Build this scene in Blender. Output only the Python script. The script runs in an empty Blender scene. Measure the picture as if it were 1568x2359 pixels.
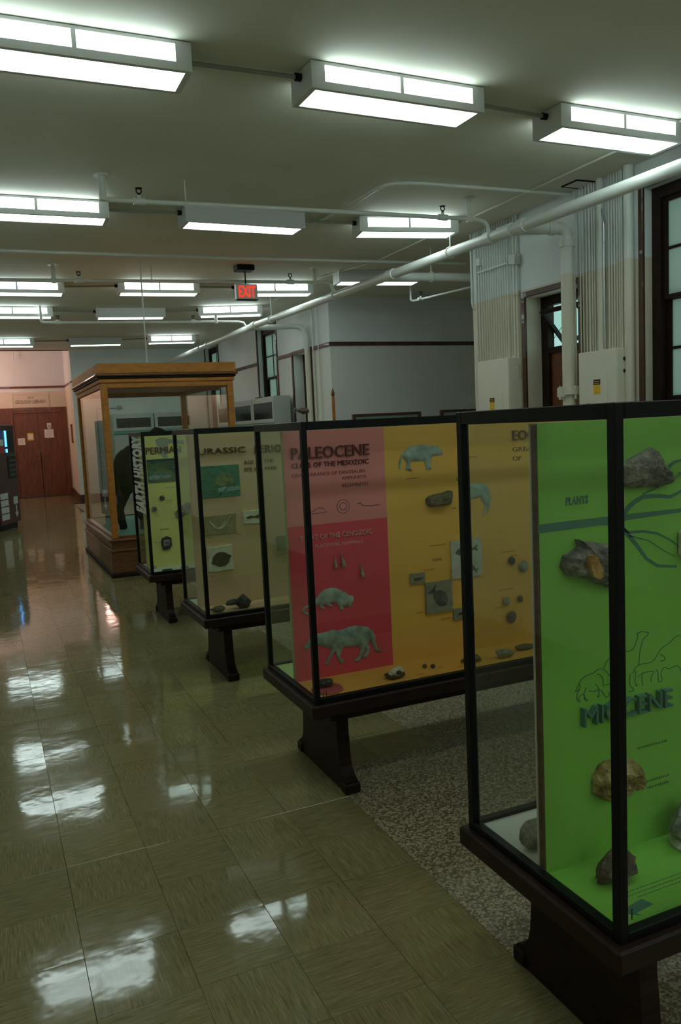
import bpy, bmesh, math, random
from mathutils import Vector, Matrix, noise, geometry
random.seed(7)
scene = bpy.context.scene
COL = scene.collection

# ------------------------------------------------------------------ camera
YAW, PITCH, ROLL = (math.radians(a) for a in (-23.6987, -6.1962, 2.7522))
EYE = Vector((0, 0, 1.67))
F_PX = 1848.0
CAM_M = Matrix.Rotation(YAW, 3, 'Z') @ Matrix.Rotation(PITCH, 3, 'X') @ Matrix.Rotation(ROLL, 3, 'Y')
cam_data = bpy.data.cameras.new('camera')
cam_data.sensor_fit = 'VERTICAL'
cam_data.sensor_height = 24.0
cam_data.sensor_width = 24.0
cam_data.lens = F_PX / 2359.0 * 24.0
cam_data.clip_start = 0.02
cam_data.clip_end = 200
cam = bpy.data.objects.new('camera', cam_data)
R = CAM_M @ Matrix.Rotation(math.pi / 2, 3, 'X')      # camera looks along local +Y of CAM_M
cam.matrix_world = Matrix.Translation(EYE) @ R.to_4x4()
COL.objects.link(cam)
scene.camera = cam

# ------------------------------------------------------------------ world (overcast day outside the windows)
world = bpy.data.worlds.new('world')
scene.world = world
world.use_nodes = True
bg = world.node_tree.nodes['Background']
bg.inputs['Color'].default_value = (0.62, 0.93, 0.88, 1)
bg.inputs['Strength'].default_value = 0.75

# ------------------------------------------------------------------ exposure and light levels
scene.view_settings.view_transform = 'Standard'
scene.view_settings.look = 'None'
scene.view_settings.gamma = 1.0
scene.view_settings.use_curve_mapping = False
scene.view_settings.exposure = 0.55
try:
    scene.cycles.transparent_max_bounces = 40
    scene.cycles.max_bounces = 12
    scene.cycles.sample_clamp_indirect = 6.0
except Exception:
    pass
LAMP_COL = (0.82, 1.0, 0.97)
LAMP_PANEL = 5.0        # bottom diffusers of the fluorescent fixtures
LAMP_SIDE = 5.5         # side windows of the fixtures
WARM_COL = (1.0, 0.56, 0.46)
WARM_POWER = 52.0       # globe lamp in the library lobby

# ------------------------------------------------------------------ materials
MATS = {}
def nodes_of(m):
    return m.node_tree.nodes, m.node_tree.links
def mat(name, col, rough=0.5, metal=0.0, spec=0.5, var=0.0, scale=8.0, bump=0.0, bscale=60.0, coat=0.0, stretch=None):
    """Principled surface with optional noise variation and noise relief (object coordinates)."""
    if name in MATS: return MATS[name]
    m = bpy.data.materials.new(name); m.use_nodes = True
    N, L = nodes_of(m)
    p = N['Principled BSDF']
    p.inputs['Roughness'].default_value = rough
    p.inputs['Metallic'].default_value = metal
    p.inputs['Specular IOR Level'].default_value = spec
    p.inputs['Coat Weight'].default_value = coat
    p.inputs['Base Color'].default_value = (*col, 1)
    if var or bump:
        g = N.new('ShaderNodeNewGeometry')
        mp = N.new('ShaderNodeMapping'); mp.inputs['Scale'].default_value = stretch or (1, 1, 1)
        L.new(g.outputs['Position'], mp.inputs['Vector'])
    if var:
        n = N.new('ShaderNodeTexNoise'); n.inputs['Scale'].default_value = scale; n.inputs['Detail'].default_value = 5
        r = N.new('ShaderNodeMapRange'); r.inputs['From Min'].default_value = .3; r.inputs['From Max'].default_value = .7
        r.inputs['To Min'].default_value = 1 - var; r.inputs['To Max'].default_value = 1 + var
        mx = N.new('ShaderNodeVectorMath'); mx.operation = 'SCALE'; mx.inputs[0].default_value = col
        L.new(mp.outputs[0], n.inputs['Vector']); L.new(n.outputs[0], r.inputs['Value'])
        L.new(r.outputs[0], mx.inputs['Scale']); L.new(mx.outputs[0], p.inputs['Base Color'])
    if bump:
        n2 = N.new('ShaderNodeTexNoise'); n2.inputs['Scale'].default_value = bscale; n2.inputs['Detail'].default_value = 6
        b = N.new('ShaderNodeBump'); b.inputs['Strength'].default_value = bump; b.inputs['Distance'].default_value = .01
        L.new(mp.outputs[0], n2.inputs['Vector']); L.new(n2.outputs[0], b.inputs['Height']); L.new(b.outputs[0], p.inputs['Normal'])
    MATS[name] = m
    return m
def emis(name, col, strength):
    m = bpy.data.materials.new(name); m.use_nodes = True
    N, L = nodes_of(m); N.remove(N['Principled BSDF'])
    e = N.new('ShaderNodeEmission'); e.inputs['Color'].default_value = (*col, 1); e.inputs['Strength'].default_value = strength
    L.new(e.outputs[0], N['Material Output'].inputs['Surface'])
    MATS[name] = m
    return m
def glass(name, tint, ior=1.45, gain=1.0, rough=0.0):
    """Thin pane: clear transmission with a mirror reflection that grows at grazing angles."""
    m = bpy.data.materials.new(name); m.use_nodes = True
    N, L = nodes_of(m); N.remove(N['Principled BSDF'])
    t = N.new('ShaderNodeBsdfTransparent'); t.inputs['Color'].default_value = (*tint, 1)
    g = N.new('ShaderNodeBsdfGlossy'); g.inputs['Roughness'].default_value = rough
    f = N.new('ShaderNodeFresnel'); f.inputs['IOR'].default_value = ior
    k = N.new('ShaderNodeMath'); k.operation = 'MULTIPLY'; k.inputs[1].default_value = gain
    mx = N.new('ShaderNodeMixShader')
    geo_ = N.new('ShaderNodeNewGeometry'); fb = N.new('ShaderNodeMath'); fb.operation = 'SUBTRACT'; fb.inputs[0].default_value = gain
    gb = N.new('ShaderNodeMath'); gb.operation = 'MULTIPLY'; gb.inputs[1].default_value = gain
    L.new(geo_.outputs['Backfacing'], gb.inputs[0]); L.new(gb.outputs[0], fb.inputs[1]); L.new(fb.outputs[0], k.inputs[1])   # only the outer face mirrors
    L.new(f.outputs[0], k.inputs[0]); L.new(k.outputs[0], mx.inputs[0]); L.new(t.outputs[0], mx.inputs[1]); L.new(g.outputs[0], mx.inputs[2])
    L.new(mx.outputs[0], N['Material Output'].inputs['Surface'])
    MATS[name] = m
    return m
def frosted(name, tint):
    """Obscured window glass: scatters the daylight behind it, with a dull sheen."""
    m = bpy.data.materials.new(name); m.use_nodes = True
    N, L = nodes_of(m); p = N['Principled BSDF']
    p.inputs['Base Color'].default_value = (*tint, 1); p.inputs['Roughness'].default_value = .35
    t = N.new('ShaderNodeBsdfTranslucent'); t.inputs['Color'].default_value = (*tint, 1)
    n = N.new('ShaderNodeTexNoise'); n.inputs['Scale'].default_value = 120
    b = N.new('ShaderNodeBump'); b.inputs['Strength'].default_value = .3; b.inputs['Distance'].default_value = .004
    L.new(n.outputs[0], b.inputs['Height']); L.new(b.outputs[0], p.inputs['Normal'])
    mx = N.new('ShaderNodeMixShader'); mx.inputs[0].default_value = .72
    L.new(p.outputs[0], mx.inputs[1]); L.new(t.outputs[0], mx.inputs[2])
    L.new(mx.outputs[0], N['Material Output'].inputs['Surface'])
    MATS[name] = m
    return m
def two_tone(name, low, high, z, rough=.6):
    """Wall paint: one colour up to the height z, another above it."""
    m = bpy.data.materials.new(name); m.use_nodes = True
    N, L = nodes_of(m); p = N['Principled BSDF']; p.inputs['Roughness'].default_value = rough
    g = N.new('ShaderNodeNewGeometry'); s = N.new('ShaderNodeSeparateXYZ'); L.new(g.outputs['Position'], s.inputs[0])
    c = N.new('ShaderNodeMath'); c.operation = 'GREATER_THAN'; c.inputs[1].default_value = z; L.new(s.outputs['Z'], c.inputs[0])
    mx = N.new('ShaderNodeMix'); mx.data_type = 'RGBA'
    mx.inputs['A'].default_value = (*low, 1); mx.inputs['B'].default_value = (*high, 1)
    n = N.new('ShaderNodeTexNoise'); n.inputs['Scale'].default_value = 3; n.inputs['Detail'].default_value = 4
    r = N.new('ShaderNodeMapRange'); r.inputs['To Min'].default_value = .93; r.inputs['To Max'].default_value = 1.05
    v = N.new('ShaderNodeVectorMath'); v.operation = 'SCALE'
    L.new(g.outputs['Position'], n.inputs['Vector']); L.new(n.outputs[0], r.inputs['Value'])
    L.new(c.outputs[0], mx.inputs['Factor']); L.new(mx.outputs['Result'], v.inputs[0]); L.new(r.outputs[0], v.inputs['Scale'])
    L.new(v.outputs[0], p.inputs['Base Color'])
    MATS[name] = m
    return m
TILE = 0.304; TX0 = 0.155; TY0 = 1.968
def tile_material():
    """Marbled vinyl tile: streaks turn by a quarter from tile to tile."""
    m = bpy.data.materials.new('vinyl_tile'); m.use_nodes = True
    N, L = nodes_of(m); p = N['Principled BSDF']
    def math_(op, a=None, b=None, va=0., vb=0.):
        n = N.new('ShaderNodeMath'); n.operation = op; n.inputs[0].default_value = va; n.inputs[1].default_value = vb
        if a is not None: L.new(a, n.inputs[0])
        if b is not None: L.new(b, n.inputs[1])
        return n.outputs[0]
    g = N.new('ShaderNodeNewGeometry'); s = N.new('ShaderNodeSeparateXYZ'); L.new(g.outputs['Position'], s.inputs[0])
    ix = math_('FLOOR', math_('DIVIDE', math_('SUBTRACT', s.outputs['X'], vb=TX0), vb=TILE))
    iy = math_('FLOOR', math_('DIVIDE', math_('SUBTRACT', s.outputs['Y'], vb=TY0), vb=TILE))
    par = math_('ABSOLUTE', math_('MODULO', math_('ADD', ix, iy), vb=2.0))
    cell = N.new('ShaderNodeCombineXYZ'); L.new(ix, cell.inputs[0]); L.new(iy, cell.inputs[1])
    wn = N.new('ShaderNodeTexWhiteNoise'); L.new(cell.outputs[0], wn.inputs['Vector'])
    off = N.new('ShaderNodeVectorMath'); off.operation = 'SCALE'; off.inputs['Scale'].default_value = 7; L.new(wn.outputs['Color'], off.inputs[0])
    pos = N.new('ShaderNodeVectorMath'); pos.operation = 'ADD'; L.new(g.outputs['Position'], pos.inputs[0]); L.new(off.outputs[0], pos.inputs[1])
    outs = []
    for sc in ((7, 130, 1), (130, 7, 1)):
        mp = N.new('ShaderNodeMapping'); mp.inputs['Scale'].default_value = sc; L.new(pos.outputs[0], mp.inputs['Vector'])
        n = N.new('ShaderNodeTexNoise'); n.inputs['Scale'].default_value = 1.6; n.inputs['Detail'].default_value = 7; n.inputs['Roughness'].default_value = .68
        L.new(mp.outputs[0], n.inputs['Vector']); outs.append(n.outputs[0])
    mx = N.new('ShaderNodeMix'); mx.data_type = 'FLOAT'
    L.new(par, mx.inputs['Factor']); L.new(outs[0], mx.inputs['A']); L.new(outs[1], mx.inputs['B'])
    cr = N.new('ShaderNodeValToRGB'); e = cr.color_ramp.elements
    e[0].position = .27; e[0].color = (.09, .062, .028, 1); e[1].position = .75; e[1].color = (.44, .39, .23, 1)
    a = e.new(.42); a.color = (.225, .188, .085, 1); b = e.new(.56); b.color = (.275, .237, .112, 1)
    L.new(mx.outputs['Result'], cr.inputs['Fac'])
    vr = N.new('ShaderNodeMapRange'); vr.inputs['To Min'].default_value = .92; vr.inputs['To Max'].default_value = 1.06; L.new(wn.outputs['Value'], vr.inputs['Value'])
    sc = N.new('ShaderNodeVectorMath'); sc.operation = 'SCALE'; L.new(cr.outputs[0], sc.inputs[0]); L.new(vr.outputs[0], sc.inputs['Scale'])
    L.new(sc.outputs[0], p.inputs['Base Color'])
    # waxed surface: a little uneven in gloss and level
    n3 = N.new('ShaderNodeTexNoise'); n3.inputs['Scale'].default_value = 7; n3.inputs['Detail'].default_value = 3; L.new(pos.outputs[0], n3.inputs['Vector'])
    rr = N.new('ShaderNodeMapRange'); rr.inputs['To Min'].default_value = .035; rr.inputs['To Max'].default_value = .11; L.new(n3.outputs[0], rr.inputs['Value']); L.new(rr.outputs[0], p.inputs['Roughness'])
    n4 = N.new('ShaderNodeTexNoise'); n4.inputs['Scale'].default_value = 5; n4.inputs['Detail'].default_value = 3; L.new(pos.outputs[0], n4.inputs['Vector'])
    bm = N.new('ShaderNodeBump'); bm.inputs['Strength'].default_value = .12; bm.inputs['Distance'].default_value = .012; L.new(n4.outputs[0], bm.inputs['Height'])
    L.new(bm.outputs[0], p.inputs['Normal'])
    MATS['vinyl_tile'] = m
    return m
def speckle(name, c0, c1, c2, scale, rough, pos0=.35, pos1=.65):
    m = bpy.data.materials.new(name); m.use_nodes = True
    N, L = nodes_of(m); p = N['Principled BSDF']; p.inputs['Roughness'].default_value = rough
    g = N.new('ShaderNodeNewGeometry')
    v = N.new('ShaderNodeTexVoronoi'); v.inputs['Scale'].default_value = scale; L.new(g.outputs['Position'], v.inputs['Vector'])
    s = N.new('ShaderNodeSeparateColor'); L.new(v.outputs['Color'], s.inputs[0])
    cr = N.new('ShaderNodeValToRGB'); e = cr.color_ramp.elements
    e[0].position = pos0; e[0].color = (*c0, 1); e[1].position = pos1; e[1].color = (*c2, 1); k = e.new((pos0 + pos1) / 2); k.color = (*c1, 1)
    L.new(s.outputs[0], cr.inputs['Fac']); L.new(cr.outputs[0], p.inputs['Base Color'])
    MATS[name] = m
    return m
def wood(name, c0, c1, rough=.4, stretch=(1, 1, 12), scale=3.0, coat=.2, spec=.5):
    m = bpy.data.materials.new(name); m.use_nodes = True
    N, L = nodes_of(m); p = N['Principled BSDF']; p.inputs['Roughness'].default_value = rough; p.inputs['Coat Weight'].default_value = coat; p.inputs['Specular IOR Level'].default_value = spec
    g = N.new('ShaderNodeNewGeometry'); mp = N.new('ShaderNodeMapping'); mp.inputs['Scale'].default_value = stretch; L.new(g.outputs['Position'], mp.inputs['Vector'])
    n = N.new('ShaderNodeTexNoise'); n.inputs['Scale'].default_value = scale; n.inputs['Detail'].default_value = 8; n.inputs['Roughness'].default_value = .65; n.inputs['Distortion'].default_value = .5
    cr = N.new('ShaderNodeValToRGB'); e = cr.color_ramp.elements
    e[0].position = .32; e[0].color = (*c0, 1); e[1].position = .68; e[1].color = (*c1, 1)
    L.new(mp.outputs[0], n.inputs['Vector']); L.new(n.outputs[0], cr.inputs['Fac']); L.new(cr.outputs[0], p.inputs['Base Color'])
    MATS[name] = m
    return m
def painting(name, cols, scale, zmid, seed):
    """Generic scenic painting: bands of brushy colour."""
    m = bpy.data.materials.new(name); m.use_nodes = True
    N, L = nodes_of(m); p = N['Principled BSDF']; p.inputs['Roughness'].default_value = .55
    g = N.new('ShaderNodeNewGeometry'); mp = N.new('ShaderNodeMapping'); mp.inputs['Scale'].default_value = (scale, 1, scale * 2.6); mp.inputs['Location'].default_value = (seed, 0, seed)
    L.new(g.outputs['Position'], mp.inputs['Vector'])
    n = N.new('ShaderNodeTexNoise'); n.inputs['Scale'].default_value = 1; n.inputs['Detail'].default_value = 6; n.inputs['Roughness'].default_value = .7; n.inputs['Distortion'].default_value = 1.6
    L.new(mp.outputs[0], n.inputs['Vector'])
    cr = N.new('ShaderNodeValToRGB'); e = cr.color_ramp.elements
    e[0].position = .30; e[0].color = (*cols[0], 1); e[1].position = .70; e[1].color = (*cols[-1], 1)
    for i, c in enumerate(cols[1:-1]):
        k = e.new(.30 + .40 * (i + 1) / (len(cols) - 1)); k.color = (*c, 1)
    L.new(n.outputs[0], cr.inputs['Fac']); L.new(cr.outputs[0], p.inputs['Base Color'])
    MATS[name] = m
    return m
def rockmat(name, c0, c1, c2, scale=14, rough=.75, bump=.6):
    m = bpy.data.materials.new(name); m.use_nodes = True
    N, L = nodes_of(m); p = N['Principled BSDF']; p.inputs['Roughness'].default_value = rough
    g = N.new('ShaderNodeNewGeometry')
    n = N.new('ShaderNodeTexNoise'); n.inputs['Scale'].default_value = scale; n.inputs['Detail'].default_value = 8; n.inputs['Roughness'].default_value = .7; L.new(g.outputs['Position'], n.inputs['Vector'])
    cr = N.new('ShaderNodeValToRGB'); e = cr.color_ramp.elements
    e[0].position = .34; e[0].color = (*c0, 1); e[1].position = .68; e[1].color = (*c2, 1); k = e.new(.5); k.color = (*c1, 1)
    L.new(n.outputs[0], cr.inputs['Fac']); L.new(cr.outputs[0], p.inputs['Base Color'])
    n2 = N.new('ShaderNodeTexNoise'); n2.inputs['Scale'].default_value = scale * 4; n2.inputs['Detail'].default_value = 8; L.new(g.outputs['Position'], n2.inputs['Vector'])
    b = N.new('ShaderNodeBump'); b.inputs['Strength'].default_value = bump; b.inputs['Distance'].default_value = .01; L.new(n2.outputs[0], b.inputs['Height']); L.new(b.outputs[0], p.inputs['Normal'])
    MATS[name] = m
    return m

tile_material()
speckle('terrazzo', (.15, .115, .062), (.30, .245, .15), (.50, .43, .30), 120, .42, .2, .85)
RAIL_Z = 3.035
CREAM = (.66, .61, .49); WHITE = (.72, .78, .79)
two_tone('wall_paint', CREAM, WHITE, RAIL_Z)
two_tone('wall_paint_grey', (.68, .69, .64), (.74, .79, .79), RAIL_Z)
two_tone('pipe_paint', (.68, .64, .52), (.72, .76, .72), RAIL_Z, .38)
mat('ceiling_paint', (.70, .70, .605), .8, var=.05, scale=1.5)
mat('grout', (.05, .04, .025), .8)
mat('white_pipe', (.74, .78, .74), .3)
mat('grey_conduit', (.30, .33, .29), .45)
mat('steel', (.55, .56, .54), .25, metal=1.0)
mat('fixture_paint', (.70, .72, .72), .45)
emis('lamp_panel', LAMP_COL, LAMP_PANEL)
emis('lamp_side', LAMP_COL, LAMP_SIDE)
emis('warm_globe', WARM_COL, WARM_POWER)
emis('exit_glow', (1.0, .022, .008), 1.5)
emis('blue_display', (.10, .45, 1.0), 1.6)
mat('black_metal', (.004, .005, .005), .38, spec=.22)
mat('black_plastic', (.012, .012, .013), .5)
wood('dark_wood', (.010, .005, .003), (.030, .013, .008), .5, (2, 2, 14), 3.0, 0.0, .2)
wood('ledge_wood', (.014, .007, .004), (.034, .014, .008), .45, (2, 2, 2), 3.0, 0.0, .25)
wood('door_wood', (.10, .028, .012), (.22, .070, .028), .35, (6, 6, .8), 3)
wood('brown_trim', (.045, .016, .009), (.10, .036, .018), .4, (2, 2, 2))
wood('oak', (.33, .115, .012), (.52, .205, .024), .6, (2, 2, 5), 4, 0.0)
wood('base_oak', (.10, .042, .017), (.23, .10, .04), .34, (2, 2, 9), 4)
glass('case_glass', (.965, .99, .975), 1.5, 1.15)
glass('clear_glass', (.93, .98, .96), 1.5, 1.0)
frosted('frosted_glass', (.55, .60, .55))
mat('cabinet_grey', (.42, .45, .40), .45)
mat('dark_glass', (.012, .016, .014), .12, spec=.6)
mat('teal_paint', (.10, .28, .20), .6)
mat('panel_box_paint', (.74, .70, .58), .42)
mat('label_yellow', (.80, .50, .03), .5); mat('label_black', (.012, .012, .012), .5)
mat('paper_white', (.72, .72, .68), .8); mat('paper_yellow', (.70, .47, .08), .8); mat('ink', (.03, .03, .035), .8)
mat('machine_red', (.075, .022, .020), .35, coat=.3)
mat('machine_white', (.60, .62, .60), .5)
mat('baseboard_brown', (.055, .022, .014), .4)
mat('sign_plaque', (.66, .58, .46), .55)
MATS['sign_ink'] = mat('sign_ink', (.10, .08, .07), .7)
mat('panel_green', (.24, .55, .075), .6, var=.04, scale=3)
mat('panel_pink', (.86, .27, .25), .6, var=.04, scale=3)
mat('panel_crimson', (.80, .07, .105), .6, var=.04, scale=3)
mat('panel_orange', (.90, .48, .085), .6, var=.04, scale=3)
mat('panel_tan', (.70, .48, .29), .6, var=.04, scale=3)
mat('panel_yellow', (.78, .74, .24), .6, var=.04, scale=3)
mat('panel_white', (.70, .70, .62), .6); mat('panel_lime', (.50, .66, .22), .6)
mat('panel_olive', (.40, .42, .20), .7); mat('panel_edge', (.50, .47, .36), .7); wood('raw_wood_edge', (.05, .022, .012), (.14, .06, .03), .6, (3, 3, 10), 4)
mat('letter_teal', (.085, .20, .15), .5); mat('letter_red', (.16, .022, .030), .5); mat('letter_maroon', (.13, .035, .012), .5)
mat('letter_pale', (.80, .42, .36), .6); mat('caption_red', (.42, .07, .025), .7); mat('caption_dark', (.10, .20, .07), .7)
mat('caption_white', (.50, .26, .24), .7)
mat('line_green', (.045, .17, .075), .7); mat('twig_blue', (.070, .20, .135), .7); mat('sketch_mauve', (.24, .10, .15), .7)
mat('flat_grey', (.40, .40, .33), .7)
mat('banner_white', (.72, .74, .74), .7)
mat('cutout_grey', (.27, .34, .28), .65, var=.40, scale=22, bump=.25, bscale=60)
mat('cutout_pale', (.36, .43, .36), .65, var=.32, scale=18, bump=.2, bscale=60)
painting('painting_teal', ((.010, .050, .045), (.03, .13, .09), (.10, .24, .14), (.05, .18, .16), (.22, .32, .20)), 14, 1.3, 3.3)
painting('painting_shore', ((.012, .045, .06), (.03, .11, .10), (.20, .24, .06), (.06, .16, .13), (.30, .38, .36)), 9, 1.3, 8.1)
rockmat('rock_brown', (.045, .040, .036), (.17, .15, .125), (.42, .38, .30), 22, .8, 1.0)
rockmat('rock_grey', (.12, .115, .10), (.28, .27, .235), (.52, .50, .43), 22, .75, .9)
rockmat('rock_gold', (.10, .05, .012), (.34, .22, .06), (.66, .55, .30), 24, .35, 1.0)
rockmat('rock_dark', (.010, .011, .011), (.030, .030, .028), (.08, .08, .075), 12, .3)
rockmat('rock_umber', (.03, .018, .012), (.11, .07, .045), (.24, .17, .11), 26, .75, 1.0)
rockmat('fossil_bone', (.085, .065, .028), (.15, .12, .06), (.22, .18, .10))
rockmat('slab_pale', (.46, .46, .36), (.55, .55, .43), (.64, .63, .52), 20, .8, .2)
rockmat('slab_olive', (.26, .22, .10), (.33, .285, .14), (.40, .35, .19), 20, .8, .3)
rockmat('slab_grey', (.21, .20, .13), (.28, .27, .18), (.36, .34, .24), 20, .8, .3)
rockmat('slab_white', (.60, .57, .42), (.70, .67, .52), (.80, .77, .64), 20, .8, .3)
rockmat('fish_brown', (.045, .028, .014), (.10, .062, .032), (.17, .11, .06), 40)
rockmat('fish_grey', (.05, .055, .045), (.10, .105, .085), (.17, .17, .13), 40)
rockmat('shell_pale', (.20, .19, .12), (.36, .34, .24), (.52, .50, .40), 50)
rockmat('leaf_orange', (.30, .13, .02), (.46, .23, .05), (.56, .34, .10), 30)
rockmat('hide', (.006, .004, .003), (.018, .011, .007), (.04, .025, .015), 30, .9, .9)
rockmat('horn', (.01, .01, .01), (.02, .02, .018), (.04, .04, .035), 30, .4, .2)
mat('pad_rose', (.52, .10, .09), .7)

# ------------------------------------------------------------------ mesh building
class MB:
    def __init__(self): self.v = []; self.f = []
    def box(self, x0, x1, y0, y1, z0, z1):
        b = len(self.v)
        self.v += [(x, y, z) for z in (z0, z1) for y in (y0, y1) for x in (x0, x1)]
        self.f += [tuple(b + i for i in q) for q in ((0, 2, 3, 1), (4, 5, 7, 6), (0, 1, 5, 4), (2, 6, 7, 3), (0, 4, 6, 2), (1, 3, 7, 5))]
        return self
    def bbox(self, x0, x1, y0, y1, z0, z1, c):
        """box with chamfered edges"""
        bm = bmesh.new(); bmesh.ops.create_cube(bm, size=1)
        for v in bm.verts:
            v.co = Vector((x0 + (v.co.x + .5) * (x1 - x0), y0 + (v.co.y + .5) * (y1 - y0), z0 + (v.co.z + .5) * (z1 - z0)))
        bmesh.ops.bevel(bm, geom=list(bm.edges), offset=c, segments=1, affect='EDGES')
        return self.bm(bm)
    def bm(self, bm, M=None):
        b = len(self.v); bm.verts.ensure_lookup_table(); bm.verts.index_update()
        self.v += [tuple((M @ v.co) if M else v.co) for v in bm.verts]
        self.f += [tuple(b + v.index for v in f.verts) for f in bm.faces]
        bm.free(); return self
    def tube(self, pts, r, n=12, cap=True):
        """round bar along a polyline; r may be one radius or one per point"""
        pts = [Vector(p) for p in pts]; rs = r if isinstance(r, (list, tuple)) else [r] * len(pts)
        b = len(self.v); up = None
        for i, p in enumerate(pts):
            d = (pts[min(i + 1, len(pts) - 1)] - pts[max(i - 1, 0)]).normalized()
            if up is None:
                up = Vector((0, 0, 1)) if abs(d.z) < .9 else Vector((1, 0, 0))
            a = d.cross(up).normalized(); c = a.cross(d).normalized(); up = c
            for k in range(n):
                t = 2 * math.pi * k / n
                self.v.append(tuple(p + (a * math.cos(t) + c * math.sin(t)) * rs[i]))
        for i in range(len(pts) - 1):
            for k in range(n):
                q = b + i * n; self.f.append((q + k, q + (k + 1) % n, q + n + (k + 1) % n, q + n + k))
        if cap:
            self.f.append(tuple(b + k for k in reversed(range(n))))
            self.f.append(tuple(b + (len(pts) - 1) * n + k for k in range(n)))
        return self
    def ring(self, p, d, R_, r, n=16, m=8):
        """torus round axis d"""
        p = Vector(p); d = Vector(d).normalized(); a = d.orthogonal().normalized(); c = d.cross(a)
        b = len(self.v)
        for i in range(n):
            t = 2 * math.pi * i / n; e = a * math.cos(t) + c * math.sin(t)
            for j in range(m):
                u = 2 * math.pi * j / m
                self.v.append(tuple(p + e * (R_ + r * math.cos(u)) + d * r * math.sin(u)))
        for i in range(n):
            for j in range(m):
                self.f.append((b + i * m + j, b + ((i + 1) % n) * m + j, b + ((i + 1) % n) * m + (j + 1) % m, b + i * m + (j + 1) % m))
        return self
    def lathe(self, c, prof, n=16):
        """profile [(r, z)] turned round the vertical through c"""
        b = len(self.v)
        for r, z in prof:
            for k in range(n):
                t = 2 * math.pi * k / n; self.v.append((c[0] + r * math.cos(t), c[1] + r * math.sin(t), c[2] + z))
        for i in range(len(prof) - 1):
            for k in range(n):
                q = b + i * n; self.f.append((q + k, q + (k + 1) % n, q + n + (k + 1) % n, q + n + k))
        self.f.append(tuple(b + k for k in reversed(range(n)))); self.f.append(tuple(b + (len(prof) - 1) * n + k for k in range(n)))
        return self
    def prism_xz(self, poly, y0, y1):
        """outline in the X-Z plane, thickness from y0 (front) to y1"""
        area = sum(poly[i][0] * poly[(i + 1) % len(poly)][1] - poly[(i + 1) % len(poly)][0] * poly[i][1] for i in range(len(poly)))
        if area < 0: poly = poly[::-1]
        b = len(self.v); n = len(poly)
        self.v += [(x, y0, z) for x, z in poly] + [(x, y1, z) for x, z in poly]
        self.f.append(tuple(b + i for i in range(n))); self.f.append(tuple(b + n + i for i in reversed(range(n))))
        for i in range(n): self.f.append((b + i, b + n + i, b + n + (i + 1) % n, b + (i + 1) % n))
        return self
    def prism_yz(self, poly, x0, x1):
        b = len(self.v); n = len(poly)
        area = sum(poly[i][0] * poly[(i + 1) % n][1] - poly[(i + 1) % n][0] * poly[i][1] for i in range(n))
        if area < 0: poly = poly[::-1]
        self.v += [(x1, y, z) for y, z in poly] + [(x0, y, z) for y, z in poly]
        self.f.append(tuple(b + i for i in range(n))); self.f.append(tuple(b + n + i for i in reversed(range(n))))
        for i in range(n): self.f.append((b + i, b + n + i, b + n + (i + 1) % n, b + (i + 1) % n))
        return self
    def ribbon_xz(self, pts, w, y0, y1):
        """flat stroke of width w along a polyline in the X-Z plane"""
        P = [Vector(p) for p in pts]; lft = []; rgt = []
        ws = w if isinstance(w, (list, tuple)) else [w] * len(P)
        for i, p in enumerate(P):
            d = (P[min(i + 1, len(P) - 1)] - P[max(i - 1, 0)]).normalized(); q = Vector((-d.y, d.x)) * ws[i] / 2
            lft.append(p + q); rgt.append(p - q)
        b = len(self.v); n = len(P)
        for s in (lft, rgt):
            for y in (y0, y1): self.v += [(a.x, y, a.y) for a in s]
        for i in range(n - 1):
            l0, l1, r0, r1 = b + i, b + n + i, b + 2 * n + i, b + 3 * n + i
            self.f += [(l0, r0, r0 + 1, l0 + 1), (l1, l1 + 1, r1 + 1, r1), (l0, l0 + 1, l1 + 1, l1), (r0, r1, r1 + 1, r0 + 1)]
        return self
    def mesh(self, name, off=(0, 0, 0), smooth=False):
        me = bpy.data.meshes.new(name)
        me.from_pydata([(x - off[0], y - off[1], z - off[2]) for x, y, z in self.v], [], self.f)
        me.validate(); me.update()
        if smooth:
            for p in me.polygons: p.use_smooth = True
            try: me.set_sharp_from_angle(angle=math.radians(40))
            except Exception: pass
        return me
ROOT_LOC = {}
def link(name, me, m, parent=None, loc=(0, 0, 0)):
    o = bpy.data.objects.new(name, me); COL.objects.link(o)
    if m is not None and me is not None and not me.materials: me.materials.append(MATS[m] if isinstance(m, str) else m)
    o.location = loc
    if parent is not None: o.parent = parent; ROOT_LOC[o.name] = ROOT_LOC.get(parent.name, (0, 0, 0))
    return o
def tag(o, label=None, cat=None, group=None, kind=None):
    if label: o['label'] = label
    if cat: o['category'] = cat
    if group: o['group'] = group
    if kind: o['kind'] = kind
    return o
def root(name, loc, label=None, cat=None, group=None, kind=None):
    o = bpy.data.objects.new(name, None); COL.objects.link(o); o.location = loc; o.empty_display_size = .1
    ROOT_LOC[o.name] = tuple(loc)
    return tag(o, label, cat, group, kind)
def part(name, mb, m, parent, smooth=False):
    """mesh in world coordinates, stored relative to its thing"""
    return link(name, mb.mesh(name, ROOT_LOC.get(parent.name, (0, 0, 0)), smooth), m, parent)
def solo(name, mb, m, label=None, cat=None, group=None, kind=None, smooth=False):
    """a thing made of one mesh; its origin at the middle of its base"""
    xs, ys, zs = zip(*mb.v); c = ((min(xs) + max(xs)) / 2, (min(ys) + max(ys)) / 2, min(zs))
    o = link(name, mb.mesh(name, c, smooth), m, None, c); ROOT_LOC[o.name] = c
    return tag(o, label, cat, group, kind)
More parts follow.
